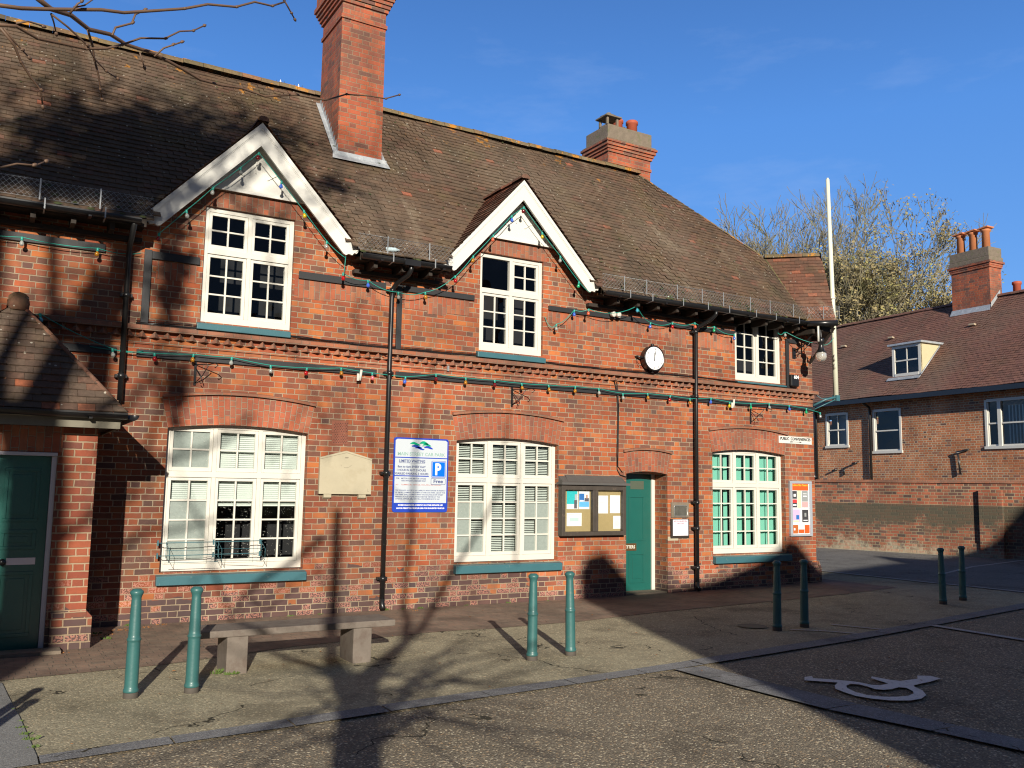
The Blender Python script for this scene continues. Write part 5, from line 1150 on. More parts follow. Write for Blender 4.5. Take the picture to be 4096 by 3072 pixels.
# iron tie bars across the left window (flower trough holder)
tr = thing('window_trough_holder', (2.5, -.1, .78), 'teal wire flower trough holder across the lower left of the left window', 'trough holder')
m = MB()
for z in (.83, .985): m.tube([(1.90, -.02, z), (1.93, -.10, z), (2.56, -.10, z+.005), (3.14, -.10, z+.01), (3.18, -.08, z+.01)], .0055, 6)
for z in (.755, .90): m.tube([(1.96, -.22, z), (2.60, -.22, z), (2.63, -.13, z+.01), (3.14, -.20, z), (3.2, -.10, z+.02)], .0035, 5)
for x in (2.0, 2.58, 2.62, 3.16): m.tube([(x, -.10, 1.0), (x, -.10, .80)], .004, 5); m.tube([(x, -.10, .83), (x+.02, -.22, .755), (x+.02, -.22, .90), (x, -.10, .985)], .003, 5)
for x in (1.90, 2.56, 3.14):
    for z in (.83, .985): m.box(x-.009, x+.009, -.112, -.096, z-.03, z+.035)
m.build('wire_frame', M_SILL, tr)

# ------------------------------------------------------------ festoon lights
def droop(a, b, s, n=6): return [a.lerp(b, i/n)+Vector((0, 0, -s*4*(i/n)*(1-i/n))) for i in range(1, n+1)]
def festoon(label, pts, extra_start=None, extra_end=None, sag=.02, lab_loc=None, tilt=None, rise=.055):
    P = [Vector(p[1:]) for p in pts]
    t = thing('festoon_lights', tuple(P[0]), label, 'string lights', 'coloured festoon lights along the wall')
    m = MB(); top = [p+Vector((0, .0, rise)) for p in P]
    path = [top[0]] if extra_start is None else [Vector(extra_start)]+droop(Vector(extra_start), top[0], sag)
    for a, b in zip(top, top[1:]): path += droop(a, b, sag*max(.3, (b-a).length))
    if extra_end is not None: path += droop(path[-1], Vector(extra_end), sag)
    m.tube(path, .0055, 5); m.build('cable', M_SOCK, t)
    rs = random.Random(len(pts))
    for (k, x, y, z), tp in zip(pts, top):
        p = Vector((x, y, z)); b = MB(); ax = (p-tp+Vector((rs.uniform(-.01, .01), 0, 0))).normalized()
        b.lathe([(.012, -.005), (.015, .0), (.015, .038), (.011, .042)], tp, 8, mat=1, axis=ax)
        b.lathe([(.010, .038), (.013, .046), (.025, .066), (.0265, .080), (.021, .096), (.008, .104)], tp, 12, mat=0, axis=ax)
        b.build('bulb', [BULB[k], M_SOCK], t)
    return t
low = [('A', 2.19, 3.284), ('C', 2.667, 3.285), ('C', 3.171, 3.223), ('R', 3.662, 3.23), ('A', 4.139, 3.268), ('P', 4.594, 3.237), ('B', 5.104, 3.22), ('D', 5.58, 3.295), ('A', 6.071, 3.28), ('D', 6.564, 3.28), ('A', 7.04, 3.266), ('A', 7.532, 3.276), ('A', 8.04, 3.290), ('C', 8.50, 3.290), ('C', 8.99, 3.242), ('A', 9.508, 3.277), ('R', 10.006, 3.273), ('A', 10.441, 3.249), ('B', 10.933, 3.291), ('Y', 11.379, 3.247), ('G', 11.895, 3.253), ('C', 12.36, 3.281), ('B', 12.88, 3.279), ('G', 13.346, 3.249)]
low = [('R', 1.727, 3.254)]+low
festoon('long string of coloured bulbs along the lower black batten above the ground-floor windows', [(k, x, -.10, z) for k, x, z in low]+[('C', 13.72, -.10, 3.19)], extra_start=(1.0, -.05, 3.33), sag=.012)
festoon('short string of coloured bulbs between the two dormers, crossing the left drainpipe', [('R', 4.081, -.2, 4.572), ('B', 4.471, -.13, 4.537), ('C', 4.928, -.15, 4.42), ('A', 5.349, -.15, 4.472), ('R', 5.775, -.26, 4.75)], extra_start=(4.09, -.25, 4.85), sag=.09)
festoon('drooping string of coloured bulbs from the right dormer to the small upper right window', [('C', 7.655, -.12, 4.253), ('B', 7.996, -.12, 4.521), ('O', 8.21, -.22, 4.543), ('T', 9.124, -.3, 4.685), ('B', 9.564, -.12, 4.485), ('R', 10.045, -.12, 4.536), ('O', 10.533, -.14, 4.585), ('G', 11.012, -.12, 4.571), ('B', 11.489, -.12, 4.479)], extra_start=(7.50, -.02, 4.42), sag=.10)
festoon('string of bulbs hung under the white bargeboards of the left dormer', [('D', 1.674, -.24, 4.737), ('C', 1.977, -.24, 5.084), ('C', 2.29, -.24, 5.443), ('C', 2.617, -.24, 5.772), ('D', 2.846, -.24, 6.022), ('B', 3.163, -.24, 5.691), ('Y', 3.481, -.24, 5.344), ('C', 3.819, -.24, 4.97)], extra_end=(4.09, -.25, 4.83), sag=.015)
festoon('string of bulbs hung under the white bargeboards of the right dormer', [('A', 6.07, -.26, 5.095), ('O', 6.406, -.26, 5.468), ('B', 6.723, -.26, 5.825), ('D', 6.939, -.26, 6.001), ('Y', 7.279, -.26, 5.652), ('C', 7.625, -.26, 5.321), ('G', 7.987, -.26, 4.955)], extra_start=(5.78, -.26, 4.80), extra_end=(8.21, -.26, 4.86), sag=.015)
festoon('dim string of bulbs in the shade above the porch roof', [('A', 1.008, -.12, 4.471), ('C', .2, -.12, 4.48), ('C', -.5, -.12, 4.47)], extra_start=(1.5, -.05, 4.55), sag=.03)
festoon('string with a light blue bulb behind the porch roof ridge', [('T', .445, -.12, 3.603), ('C', 1.244, -.12, 3.264)], extra_start=(.10, -.12, 3.60), extra_end=(1.6, -.05, 3.33), sag=.03)
festoon('short bulb string hung at the street corner beside the globe lamp', [('C', 12.75, -.15, 4.66), ('R', 13.34, -.50, 4.42)], extra_start=(12.6, -.1, 4.70), extra_end=(13.50, -.65, 4.60), sag=.06)

# ------------------------------------------------------------ corner lamp
lp = thing('street_lamp', (13.21, -.59, 4.83), 'black swan-neck lamp with a clear glass globe hanging at the street corner', 'lamp')
m = MB(); m.tube([(13.15, -.59, 4.80), (13.15, -.59, 4.50)], .020, 8); m.build('white_post', M_WHITE, lp)
m = MB(); m.tube([(13.14, -.02, 4.40), (13.14, -.22, 4.45), (13.16, -.40, 4.62), (13.19, -.52, 4.74), (13.22, -.585, 4.72), (13.222, -.59, 4.60), (13.218, -.59, 4.54)], .014, 8)
m.tube([(13.14, -.02, 4.30), (13.14, -.20, 4.33), (13.16, -.38, 4.50)], .008, 6); m.box(13.10, 13.18, -.025, -.001, 4.25, 4.45); m.build('swan_neck', M_BLACK, lp)
m = MB(); m.lathe([(.02, .60), (.055, .585), (.062, .55), (.058, .50), (.040, .48), (.045, .43), (.06, .36), (.085, .335), (.098, .33), (.098, .318), (.05, .30)], (13.215, -.59, 3.98), 18); m.build('lamp_cap', M_BLACK, lp)
m = MB(); m.lathe([(.045, .10), (.075, .075), (.098, .03), (.102, -.02), (.085, -.065), (.05, -.095), (.01, -.105)], (13.212, -.59, 4.235), 20)
gm = NT('globe_glass'); gm.col((.75, .72, .65)); gm.set(Roughness=.15); gm.b.inputs['Transmission Weight'].default_value = .55
m.build('globe', gm.mat, lp)
# flagpole on its bracket
fp = thing('flagpole', (14.065, -.2, 3.5), 'tall cream-white flagpole on a teal bracket at the street corner of the building', 'flagpole')
m = MB(); m.tube([(14.067, -.2, 3.50), (14.045, -.2, 5.2), (13.985, -.2, 7.88)], [.050, .047, .036], 14); m.tube([(13.985, -.2, 7.88), (13.984, -.2, 7.91)], .022, 10); m.build('pole', plain('cream_pole', (.74, .74, .58), .4, .08, 4.0), fp)
m = MB(); m.tube([(13.93, -.26, 5.48), (14.16, -.16, 5.49)], .018, 8); m.lathe([(.058, -.012), (.058, .012)], (14.043, -.2, 5.49), 14); m.build('collar', M_WHITE, fp)
m = MB(); m.tube([(13.645, -.01, 3.38), (13.85, -.13, 3.50), (14.02, -.22, 3.55)], .022, 8); m.tube([(13.645, -.01, 3.30), (14.03, -.2, 3.50)], .012, 6); m.tube([(13.645, -.01, 3.62), (13.80, -.08, 3.52), (13.98, -.18, 3.54)], .008, 6); m.box(14.02, 14.12, -.25, -.15, 3.48, 3.59); m.box(13.63, 13.70, -.06, .02, 3.60, 3.66); m.build('bracket', M_SILL, fp)
m = MB(); m.tube([(14.00, -.25, 4.25), (13.985, -.26, 4.32), (14.0, -.25, 4.38)], .008, 6); m.tube([(14.00, -.25, 4.10), (13.985, -.26, 4.16), (14.0, -.25, 4.20)], .008, 6); m.build('cleat', M_WHITE, fp)

# ------------------------------------------------------------ bollards
def bollard_proto(x, y, label):
    z = gz(x); t = thing('bollard', (x, y, z), label, 'bollard', 'teal cast iron bollards in pairs along the pavement')
    m = MB(); m.lathe([(.058, -.05), (.058, .045), (.056, .05)], (x, y, z), 24); m.build('foot', plain('rusty_foot', (.10, .085, .07), .8, .4, 20.0), t)
    m = MB(); m.lathe([(.056, .05), (.060, .056), (.060, .072), (.054, .080), (.0525, .10), (.0500, .44), (.0505, .450), (.0555, .455), (.0555, .470), (.0490, .476), (.0470, .50), (.0385, .775), (.0375, .79), (.0440, .812), (.0520, .826), (.0525, .842), (.046, .850), (.040, .853), (.034, .862), (.0, .864)], (x, y, z), 28)
    m.build('shaft', M_TEAL, t); return t
BL = [(1.151, -3.86, 'leftmost bollard, in the sun in front of the bench'), (1.615, -3.885, 'second bollard from the left, at the left end of the bench'),
      (4.893, -3.936, 'left one of the sunlit bollard pair in front of the middle window'), (5.395, -3.89, 'right one of the sunlit bollard pair in front of the middle window'),
      (8.68, -3.645, 'left one of the shaded bollard pair in front of the right window'), (9.223, -3.598, 'right one of the shaded bollard pair in front of the right window'),
      (12.936, -3.045, 'second bollard from the right, dark in the shade near the side road'), (13.643, -2.914, 'rightmost bollard, dark in the shade near the side road'),
      (-.37, -5.66, 'bollard just outside the left edge, only its shadow showing on the slab'), (-.42, -6.08, 'lower bollard just outside the left edge, only its shadow showing on the slab')]
bp = bollard_proto(*BL[0])
for x, y, lab in BL[1:]:
    c = copy_tree(bp); c.location = (x, y, gz(x)); c['label'] = lab; c.rotation_euler = (.012*math.sin(x*5), .014*math.sin(x*3+1), x*2.1)
    if y < -5: c.location[2] = 0
# ------------------------------------------------------------ bench
bn = thing('bench', (2.7, -3.1, 0), 'low backless bench of thick weathered timber on two block legs, crossed by a tree shadow', 'bench')
m = MB(); m.box(1.775, 3.66, -3.335, -2.905, .338, .400); m.build('seat', M_BENCH, bn, bevel=.008)
for x0 in (2.02, 3.225):
    m = MB(); m.box(x0, x0+.19, -3.325, -2.95, -.02, .337); m.build('leg', M_BENCH, bn, bevel=.008)
# weeds and dry leaves
def tuft(name, spots, mat, lab, cat, n=26, h=.07, spread=.07, curl=False):
    m = MB(); r = random.Random(3)
    for (x, y, k) in spots:
        for i in range(int(n*k)):
            a = r.uniform(0, 6.28); d = spread*k*math.sqrt(r.random()); px, py = x+d*math.cos(a)*1.6, y+d*math.sin(a)*.6; w = r.uniform(.004, .009); hh = h*r.uniform(.3, 1)*k; b = r.uniform(0, 6.28)
            tip = Vector((px+math.cos(b)*hh*.7, py+math.sin(b)*hh*.7, gz(px)+.01+(hh if not curl else .012)))
            m.face([(px-w, py, gz(px)+.012), (px+w, py, gz(px)+.012), (tip.x+w*1.5, tip.y, tip.z*.8+.002), tuple(tip)])
    tag(m.build(name, mat), lab, cat, kind='stuff')
tuft('weeds', [(1.99, -3.25, 1.2), (2.06, -3.34, .8), (4.93, -.03, .8), (5.2, -.03, .4), (5.45, -.06, .6), (6.9, -.04, .6), (6.2, -.03, .4), (1.3, -.9, .7), (1.25, -.5, .6), (1.62, -.04, .6), (3.6, -.05, .5), (4.0, -.04, .4), (.36, -4.5, .5), (.37, -4.3, .35), (.38, -4.7, .5), (.40, -4.85, .6), (.41, -5.05, .55), (.33, -3.9, .3), (7.6, -.04, .3)], M_LEAF, 'small green weeds along wall foot and slab joint', 'weeds', n=30, h=.045, spread=.05)
tuft('dry_leaves', [(1.25, -.62, 1.0), (1.5, -.35, 1.2), (1.75, -.25, .8), (2.0, -.12, .5), (.8, -1.6, .7), (5.3, -.25, .4)], M_DRYLEAF, 'dry brown leaves blown against the wall', 'leaves', n=22, h=.05, spread=.10, curl=True)
m = MB(); r = random.Random(9)
for i in range(26):
    x = r.uniform(6.2, 7.7); y = r.uniform(-.02, .08); z = .60+(y+.0)*.25; m.face([(x, y, z+.002), (x+r.uniform(.01, .03), y-.006, z+.006), (x+r.uniform(.01, .02), y+.015, z+.012)])
tag(m.build('leaf_litter', M_DRYLEAF), 'brown leaf crumbs on the teal ledge of the middle window', 'leaves', kind='stuff')
rr_ = random.Random(12); m = MB()
for i in range(150):
    x = rr_.uniform(.3, 12); y = -5.6*rr_.random()**1.3-.05 if rr_.random() < .7 else rr_.uniform(-8, -5.4); z = gz(x)+.022; a = rr_.uniform(0, 6.28); l = rr_.uniform(.008, .022); w_ = l*.5
    dx, dy = math.cos(a), math.sin(a); m.face([(x-dx*l, y-dy*l, z), (x+dy*w_, y-dx*w_, z+rr_.uniform(0, .008)), (x+dx*l, y+dy*l, z+.004), (x-dy*w_, y+dx*w_, z+rr_.uniform(0, .01))])
tag(m.build('leaf_litter', M_DRYLEAF), 'small brown leaves scattered over the pavement', 'leaves', kind='stuff')
# plastic bottle in the gutter
m = MB(); m.lathe([(.030, 0), (.034, .02), (.033, .13), (.02, .17), (.012, .18), (.012, .20)], (4.62, -.40, 5.0), 12, axis=(1, 0, .08)); tag(m.build('plastic_bottle', flat('clear_plastic', (.55, .68, .72), .15)), 'crumpled clear plastic bottle lying in the gutter behind the netting', 'bottle')
# ------------------------------------------------------------ brick house across the side road
hs = thing('brick_house', (26.2, 6.2, .2), 'long brick house with flat-topped white dormer and tall three-pot chimney across the road', 'house')
HD = Vector((.052, 1, 0)).normalized(); HN = Vector((-HD.y, HD.x, 0))*1.0   # HN points to the street (-x)
H0 = Vector((26.2-.052*6.24, 0, 0))
def hp(y, z, off=0.0):          # point on the house front: y along, z up, off out towards the street
    return Vector((H0.x+.052*y, y, z))+HN*off
def hwall(m, y0, y1, z0, z1, holes):
    ys = sorted({y0, y1} | {h[k] for h in holes for k in (0, 1)}); zs = sorted({z0, z1} | {h[k] for h in holes for k in (2, 3)})
    for i in range(len(ys)-1):
        for j in range(len(zs)-1):
            cy, cz = (ys[i]+ys[i+1])/2, (zs[j]+zs[j+1])/2
            if any(h[0] < cy < h[1] and h[2] < cz < h[3] for h in holes): continue
            m.face([hp(ys[i+1], zs[j]), hp(ys[i], zs[j]), hp(ys[i], zs[j+1]), hp(ys[i+1], zs[j+1])])
HW = [(9.42, 10.42, 3.37, 4.56), (7.20, 8.34, 3.12, 4.56), (2.15, 4.19, 3.15, 4.59)]
m = MB(); hwall(m, -3.0, 24.0, 0, 4.95, HW)
for a, b, c, d in HW:
    for p, q in (((a, c), (a, d)), ((b, d), (b, c)), ((a, d), (b, d)), ((b, c), (a, c))): m.face([hp(p[0], p[1]), hp(q[0], q[1]), hp(q[0], q[1], -.1), hp(p[0], p[1], -.1)])
g0 = hp(-3.0, 0); g1 = hp(-3.0, 4.95); back = Vector((6.4, 0, 0))
m.face([g0, g1, g1+back, g0+back]); m.face([g1, g1+back, g1+back*.5+Vector((0, 0, 3.2))]); e0 = hp(24, 0); e1 = hp(24, 4.95); m.face([e0+back, e1+back, e1, e0]); m.face([e0+back, g0+back, g1+back, e1+back])
m.build('wall', M_HOUSEB, hs)
def hbox(m, y0, y1, z0, z1, o0, o1): m.prism([hp(y0, z0, o0), hp(y1, z0, o0), hp(y1, z1, o0), hp(y0, z1, o0)], HN*(o1-o0))
def sash(y0, y1, z0, z1, vb, hb, nm_blind=None, extra=None, outer=.0):
    f = MB(); w = .065
    hbox(f, y0-.01, y0+w, z0, z1, -.07, .025); hbox(f, y1-w, y1+.01, z0, z1, -.07, .025); hbox(f, y0+w, y1-w, z1-w, z1+.02, -.07, .028); hbox(f, y0-.04, y1+.04, z0-.05, z0+.035, -.07, .05)
    zm = (z0+z1)/2; hbox(f, y0+w, y1-w, zm-.022, zm+.022, -.06, .0)
    hbox(f, y0+w, y0+w+.035, z0+.03, z1-w, -.07, -.01); hbox(f, y1-w-.035, y1-w, z0+.03, z1-w, -.07, -.01); hbox(f, y0+w, y1-w, z0+.03, z0+.085, -.07, -.012)
    for v in vb: hbox(f, v-.012, v+.012, z0+.03, z1-w, -.05, -.018)
    if extra: hbox(f, extra-.055, extra+.055, z0, z1-w, -.07, .02)
    o = f.build('window', M_WHITE, hs)
    g = MB(); g.face([hp(y1-w, z0, -.045), hp(y0+w, z0, -.045), hp(y0+w, z1-w, -.045), hp(y1-w, z1-w, -.045)]); g.build('pane', M_GLASS, o)
    r = MB(); r.face([hp(y1+.2, z0-.2, -.5), hp(y0-.2, z0-.2, -.5), hp(y0-.2, z1+.2, -.5), hp(y1+.2, z1+.2, -.5)])
    r.build('room', nm_blind or M_DARK, o); return o
M_NET = flat('net_curtain', (.42, .42, .40), .9)
sash(9.42, 10.42, 3.37, 4.56, [9.91], 1, M_NET); sash(7.20, 8.34, 3.12, 4.56, [], 1)
wc_ = sash(2.15, 4.19, 3.15, 4.59, [], 1, flat('grey_room', (.16, .17, .17), .9), extra=3.74)
m = MB()
for i in range(12): hbox(m, 3.55-i*.105, 3.51-i*.105, 3.22, 4.40, -.16, -.155)
m.build('blind', flat('vertical_blind', (.62, .66, .6), .7), wc_)
PH = R(46); ev = .36; zE = 4.97; ev = .42; ch_, sh_ = math.cos(PH), math.sin(PH)
m = MB(); O = hp(24.0, zE, ev); U = -HD; Vv = Vector((-HN.x*ch_, -HN.y*ch_, sh_)); LR = 4.72
tile_roof(m, O, U, Vv, [(0, 0), (27.1, 0), (27.1, LR), (0, LR)], gauge=.11, tw=.17, seed=77, wav=.012, lift=.012)
hr = m.build('roof', M_TILE_H, hs)
rA = O+Vv*LR; rB = O+U*27.1+Vv*LR
m = MB(); bk = Vector((ch_, 0, -sh_))*LR; m.face([rA, rB, rB+bk, rA+bk]); m.build('back_roof', M_TILE_H, hr)
m = MB(); ridge_tiles(m, rA, rB, r=.11, seg=.32, seed=8); m.build('ridge', M_TILE_H, hr)
m = MB(); hbox(m, -3.05, 24.0, zE-.17, zE-.02, ev-.06, ev+.06); m.build('gutter', M_BLACK, hs)  # real gutter, made deeper in black to stand in for shade under the eaves
m = MB(); m.face([hp(24, zE-.08, ev), hp(-3, zE-.08, ev), hp(-3, zE-.08, 0), hp(24, zE-.08, 0)]); m.build('soffit', M_DWOOD, hr)
def hroof(y, d): return hp(y, zE+d*math.tan(PH), ev-d)
for y0, z1_ in ((8.40, 2.0), (10.83, 2.0)):
    m = MB(); m.tube([hp(y0, 4.90, ev), hp(y0, 4.80, ev-.02), hp(y0, 4.66, .10), hp(y0, 4.5, .09), hp(y0, 2.0, .09)], .045 if y0 < 9 else .05, 10); m.build('drainpipe', M_BLACK, hs)
m = MB(); m.tube([hp(4.75, 3.11, .05), hp(5.17, 3.03, .08), hp(5.10, 2.96, .08), hp(5.05, 2.35, .08)], .030, 8); m.build('waste_pipe', M_BLACK, hs)
m = MB(); m.tube([hp(9.95, 2.55, .02), hp(10.1, 2.5, .12)], .035, 8); m.tube([hp(9.05, 2.78, .02), hp(9.2, 2.74, .13)], .035, 8); m.tube([hp(9.62, 2.35, .05), hp(9.62, 2.6, .05)], .03, 8); m.build('waste_pipe', M_BLACK, hs)
# roof vents
for y, z in ((8.95, 7.30), (5.72, 7.28), (11.1, 7.27)):
    d = (z-zE)/math.tan(PH); p = hroof(y, d); m = MB()
    m.prism([p+HD*.11+Vector((0, 0, .02)), p-HD*.11+Vector((0, 0, .02)), p-HD*.10+HN*.10+Vector((0, 0, .04)), p+HD*.10+HN*.10+Vector((0, 0, .04))], (0, 0, .055)); m.build('roof_vent', plain('vent_tile', (.42, .34, .24), .8), hr)
# dormer
def rp(y, z, off=0): d = (z-zE)/math.tan(PH); return hp(y, z, ev-d+off)
yb0, yb1, zb, zt = 6.55, 7.68, 5.66, 6.78
fo = ev-(zb-zE)/math.tan(PH)                      # offset of the front face
dm = MB()
m = MB()
def dbox(m, y0, y1, z0, z1, o0, o1): m.prism([hp(y0, z0, o0), hp(y1, z0, o0), hp(y1, z1, o0), hp(y0, z1, o0)], HN*(o1-o0))
dbox(m, yb0, yb0+.10, zb, zt-.06, fo-.06, fo); dbox(m, yb1-.10, yb1, zb, zt-.06, fo-.06, fo); dbox(m, yb0+.10, yb1-.10, zt-.16, zt-.06, fo-.06, fo-.004); dbox(m, yb0+.10, yb1-.10, zb, zb+.10, fo-.06, fo+.01)
dbox(m, yb0+.10, yb1-.10, (zb+zt)/2-.045, (zb+zt)/2-.0, fo-.05, fo-.02); ymid = (yb0+yb1)/2; dbox(m, ymid-.016, ymid+.016, zb+.10, zt-.16, fo-.05, fo-.025)
dor = m.build('dormer', M_WHITE, hs)
m = MB(); m.face([hp(yb1-.1, zb+.1, fo-.045), hp(yb0+.1, zb+.1, fo-.045), hp(yb0+.1, zt-.16, fo-.045), hp(yb1-.1, zt-.16, fo-.045)]); m.build('pane', M_GLASS, dor)
m = MB(); m.face([hp(yb1-.1, zb+.1, fo-.3), hp(yb0+.1, zb+.1, fo-.3), hp(yb0+.1, zt-.16, fo-.3), hp(yb1-.1, zt-.16, fo-.3)]); m.build('room', M_DARK, dor)
ob = ev-(zt-zE)/math.tan(PH)
m = MB()
for y in (yb0, yb1): m.prism([hp(y, zb, fo-.005), hp(y, zt-.06, fo-.005), hp(y, zt-.06, ob)], HD*(.03 if y == yb0 else -.03))
m.build('cheek', plain('cream_render', (.58, .50, .31), .85, .2, 6.0), dor)
m = MB(); m.prism([hp(yb0-.10, zt-.06, fo+.10), hp(yb1+.10, zt-.06, fo+.10), hp(yb1+.10, zt-.06, ob-.1), hp(yb0-.10, zt-.06, ob-.1)], (0, 0, .065)); m.tube([rp(yb0-.02, zb, .04), rp(yb0-.02, zt-.1, .04)], .022, 6)
m.build('flat_roof', M_LEAD, dor); m = MB(); m.prism([rp(yb0-.06, zb-.05, .05), rp(yb1+.1, zb-.05, .05), rp(yb1+.1, zb-.14, .07), rp(yb0-.06, zb-.14, .07)], (0, 0, .02)); m.build('apron', M_LEAD, dor)
# chimney
cA = Vector((29.1, 6.35, 0)); cdir = HD; cnr = HN
def cbox(m, u0, u1, v0, v1, z0, z1):      # u along HD from right end, v back from front face
    P = [cA+cdir*u+(-cnr)*v for u, v in ((u0, v0), (u1, v0), (u1, v1), (u0, v1))]; m.prism([p+Vector((0, 0, z0)) for p in P], (0, 0, z1-z0))
cA = rp(5.48, 7.93); cA.z = 0
m = MB(); cbox(m, 0, 1.42, 0, .62, 7.3, 9.95); 
for e, z0, z1 in ((.035, 9.35, 9.42), (.05, 9.421, 9.49), (.09, 9.491, 9.56)): cbox(m, -e, 1.42+e, -e, .62+e, z0, z1)
hc = m.build('chimney', plain('soft_brick', (.40, .14, .08), .9, .35, 3.0, bump=.003) if False else M_CHIM, hs)
m = MB(); cbox(m, -.06, 1.48, -.06, .68, 9.561, 9.72); cbox(m, -.03, 1.45, -.03, .65, 9.721, 10.05); m.build('cap', M_CEMENT, hc, bevel=.02)
for k in range(3):
    m = MB(); c = cA+cdir*(.22+.47*k)-cnr*.22; m.lathe([(.135, 10.0), (.125, 10.62), (.16, 10.64), (.16, 10.70), (.12, 10.72)], (c.x, c.y, 0), 14)
    c2 = Vector((c.x, c.y, 10.71)); m.prism([c2+cdir*.19+cnr*.18, c2-cdir*.19+cnr*.18+Vector((0, 0, .03)), c2-cdir*.19-cnr*.18+Vector((0, 0, .03)), c2+cdir*.19-cnr*.18], (0, 0, .045)); m.build('chimney_pot', M_POTY, hc)
m = MB(); q = lambda u, v, z: cA+cdir*u-cnr*v+Vector((0, 0, z))
m.face([q(-.03, -.10, 7.86), q(1.47, -.10, 7.86), q(1.44, -.012, 8.06), q(0, -.012, 8.06)]); m.face([q(-.02, -.02, 7.95), q(-.02, .50, 8.48), q(-.02, .50, 8.62), q(-.02, -.02, 8.12)]); m.build('flashing', M_LEAD, hc)
m = MB(); c = cA-cdir*.35-cnr*.9; m.lathe([(.13, 8.2), (.12, 8.75), (.15, 8.77), (.15, 8.85), (.11, 8.87)], (c.x, c.y, 0), 14); m.prism([c+Vector((-.25, -.3, 7.9)), c+Vector((.3, -.3, 7.9)), c+Vector((.3, .6, 7.9)), c+Vector((-.25, .6, 7.9))], (0, 0, .42)); m.build('chimney_pot', M_POT, hc)

# ------------------------------------------------------------ garden wall
gw = thing('garden_wall', (21.7, 2.5, .14), 'tall old brick garden wall with sooty lower half beyond the side road', 'wall')
def gp_(y, z, off=0): return Vector((22.372-.24*y, y, z))+Vector((-.972, -.233, 0))*off
m = MB(); ys = [-4, 2.0, 2.02, 12, 26]
m.prism([gp_(-4, .05), gp_(26, .05), gp_(26, 2.02), gp_(-4, 2.02)], Vector((.972, .233, 0))*.33)
m.prism([gp_(1.35, .05, .11), gp_(1.88, .05, .11), gp_(1.88, 1.85, .11), gp_(1.35, 1.85, .11)], Vector((.972, .233, 0))*.108); m.prism([gp_(-4, .05, .03), gp_(26, .05, .03), gp_(26, .50, .03), gp_(-4, .50, .03)], Vector((.972, .233, 0))*.028)
m.build('brickwork', M_GARDEN, gw)
m = MB(); m.prism([gp_(-4, 2.0205, .035), gp_(26, 2.0205, .035), gp_(26, 2.095, .02), gp_(-4, 2.095, .02)], Vector((.972, .233, 0))*.40); m.build('coping', M_BAND, gw)

# ------------------------------------------------------------ trees
def branchy(m, p, d, length, r, depth, rs, up=.25, spread=.55, kids=(3, 4), twist=1.0, minr=.006, seg=3, shrink=.68, leafs=None, sides=None):
    pts = [p]; rr = [r]; q = p.copy(); dd = d.copy()
    for i in range(seg):
        dd = (dd+Vector((rs.uniform(-.16, .16), rs.uniform(-.16, .16), rs.uniform(-.08, .16)+up*.12))*twist).normalized()
        q = q+dd*(length/seg); pts.append(q.copy()); rr.append(max(minr, r*(1-.42*(i+1)/seg)))
    m.tube(pts, rr, sides or (7 if depth > 4 else 5 if depth > 2 else 3), cap=False)
    if depth == 0:
        if leafs is not None: leafs.append((q, dd))
        return
    n = rs.randint(*kids)
    for k in range(n):
        t = rs.uniform(.35, 1.0) if k else 1.0
        i = min(seg-1, int(t*seg)); b = pts[i].lerp(pts[i+1], min(1, t*seg-i)) if i < seg else pts[-1]
        a = dd.orthogonal(); a.rotate(Matrix.Rotation(rs.uniform(0, 6.28), 3, dd)); sp = rs.uniform(.25, 1)*spread*(.55 if k == 0 else 1)
        nd = (dd+a*sp+Vector((0, 0, up*rs.uniform(.2, 1)))).normalized()
        branchy(m, b, nd, length*shrink*rs.uniform(.8, 1.15), rr[i+1]*(.85 if k == 0 else .62), depth-1, rs, up, spread, kids, twist, minr, seg, shrink, leafs, sides)
def far_tree(x, y, h, r, label, seed, forks, fl, depth, seeds=0, lean=(0, 0), clump=None):
    rs = random.Random(seed); t = thing('bare_tree', (x, y, .3), label, 'tree', 'winter trees behind the roofs')
    m = MB(); b = Vector((x, y, 0)); top = Vector((x+lean[0], y+lean[1], h)); m.tube([b, b.lerp(top, .5), top], [r*1.3, r, r*.8], 9)
    cr = MB(); lf = []
    for k in range(forks):
        a = 2*math.pi*k/forks+rs.uniform(-.3, .3); d = Vector((math.cos(a)*.62, math.sin(a)*.62, rs.uniform(.35, 1.1))).normalized()
        branchy(cr, b.lerp(top, rs.uniform(.6, 1.0)), d, fl*rs.uniform(.8, 1.1), r*.55, depth, rs, up=.14, spread=.85, kids=(3, 4), minr=.013, leafs=lf, shrink=.67)
    m.build('trunk', M_GREYTWIG, t); cr.build('crown', M_GREYTWIG, t)
    if seeds:
        s = MB(); rs2 = random.Random(seed+1)
        for (p, d) in lf:
            if clump and not clump(p): continue
            if rs2.random() < seeds:
                for _ in range(5):
                    o = Vector((rs2.gauss(0, .13), rs2.gauss(0, .13), rs2.gauss(0, .10))); a = Vector((rs2.uniform(-1, 1), rs2.uniform(-1, 1), rs2.uniform(-1, 1))).normalized()*.075; c = a.orthogonal().normalized()*.05
                    s.face([p+o-a, p+o+c, p+o+a, p+o-c])
        s.build('seed_clusters', M_SEED, t)
    return t
def dirpt(sx, dist):       # world xy seen at horizontal image position sx (0..4096) at a distance
    d = _fw*1.0+_r*((sx-2048)/3567.0); d = Vector((d.x, d.y)).normalized(); return d.x*dist, -11.768+d.y*dist
far_tree(*dirpt(2925, 52), 9.3, .20, 'leftmost bare tree above the hip of the roof, thin open twigs', 21, 8, 3.4, 5)
far_tree(*dirpt(3110, 47), 7.6, .30, 'middle bare tree with dense upright grey branches left of the flagpole', 5, 12, 4.0, 5)
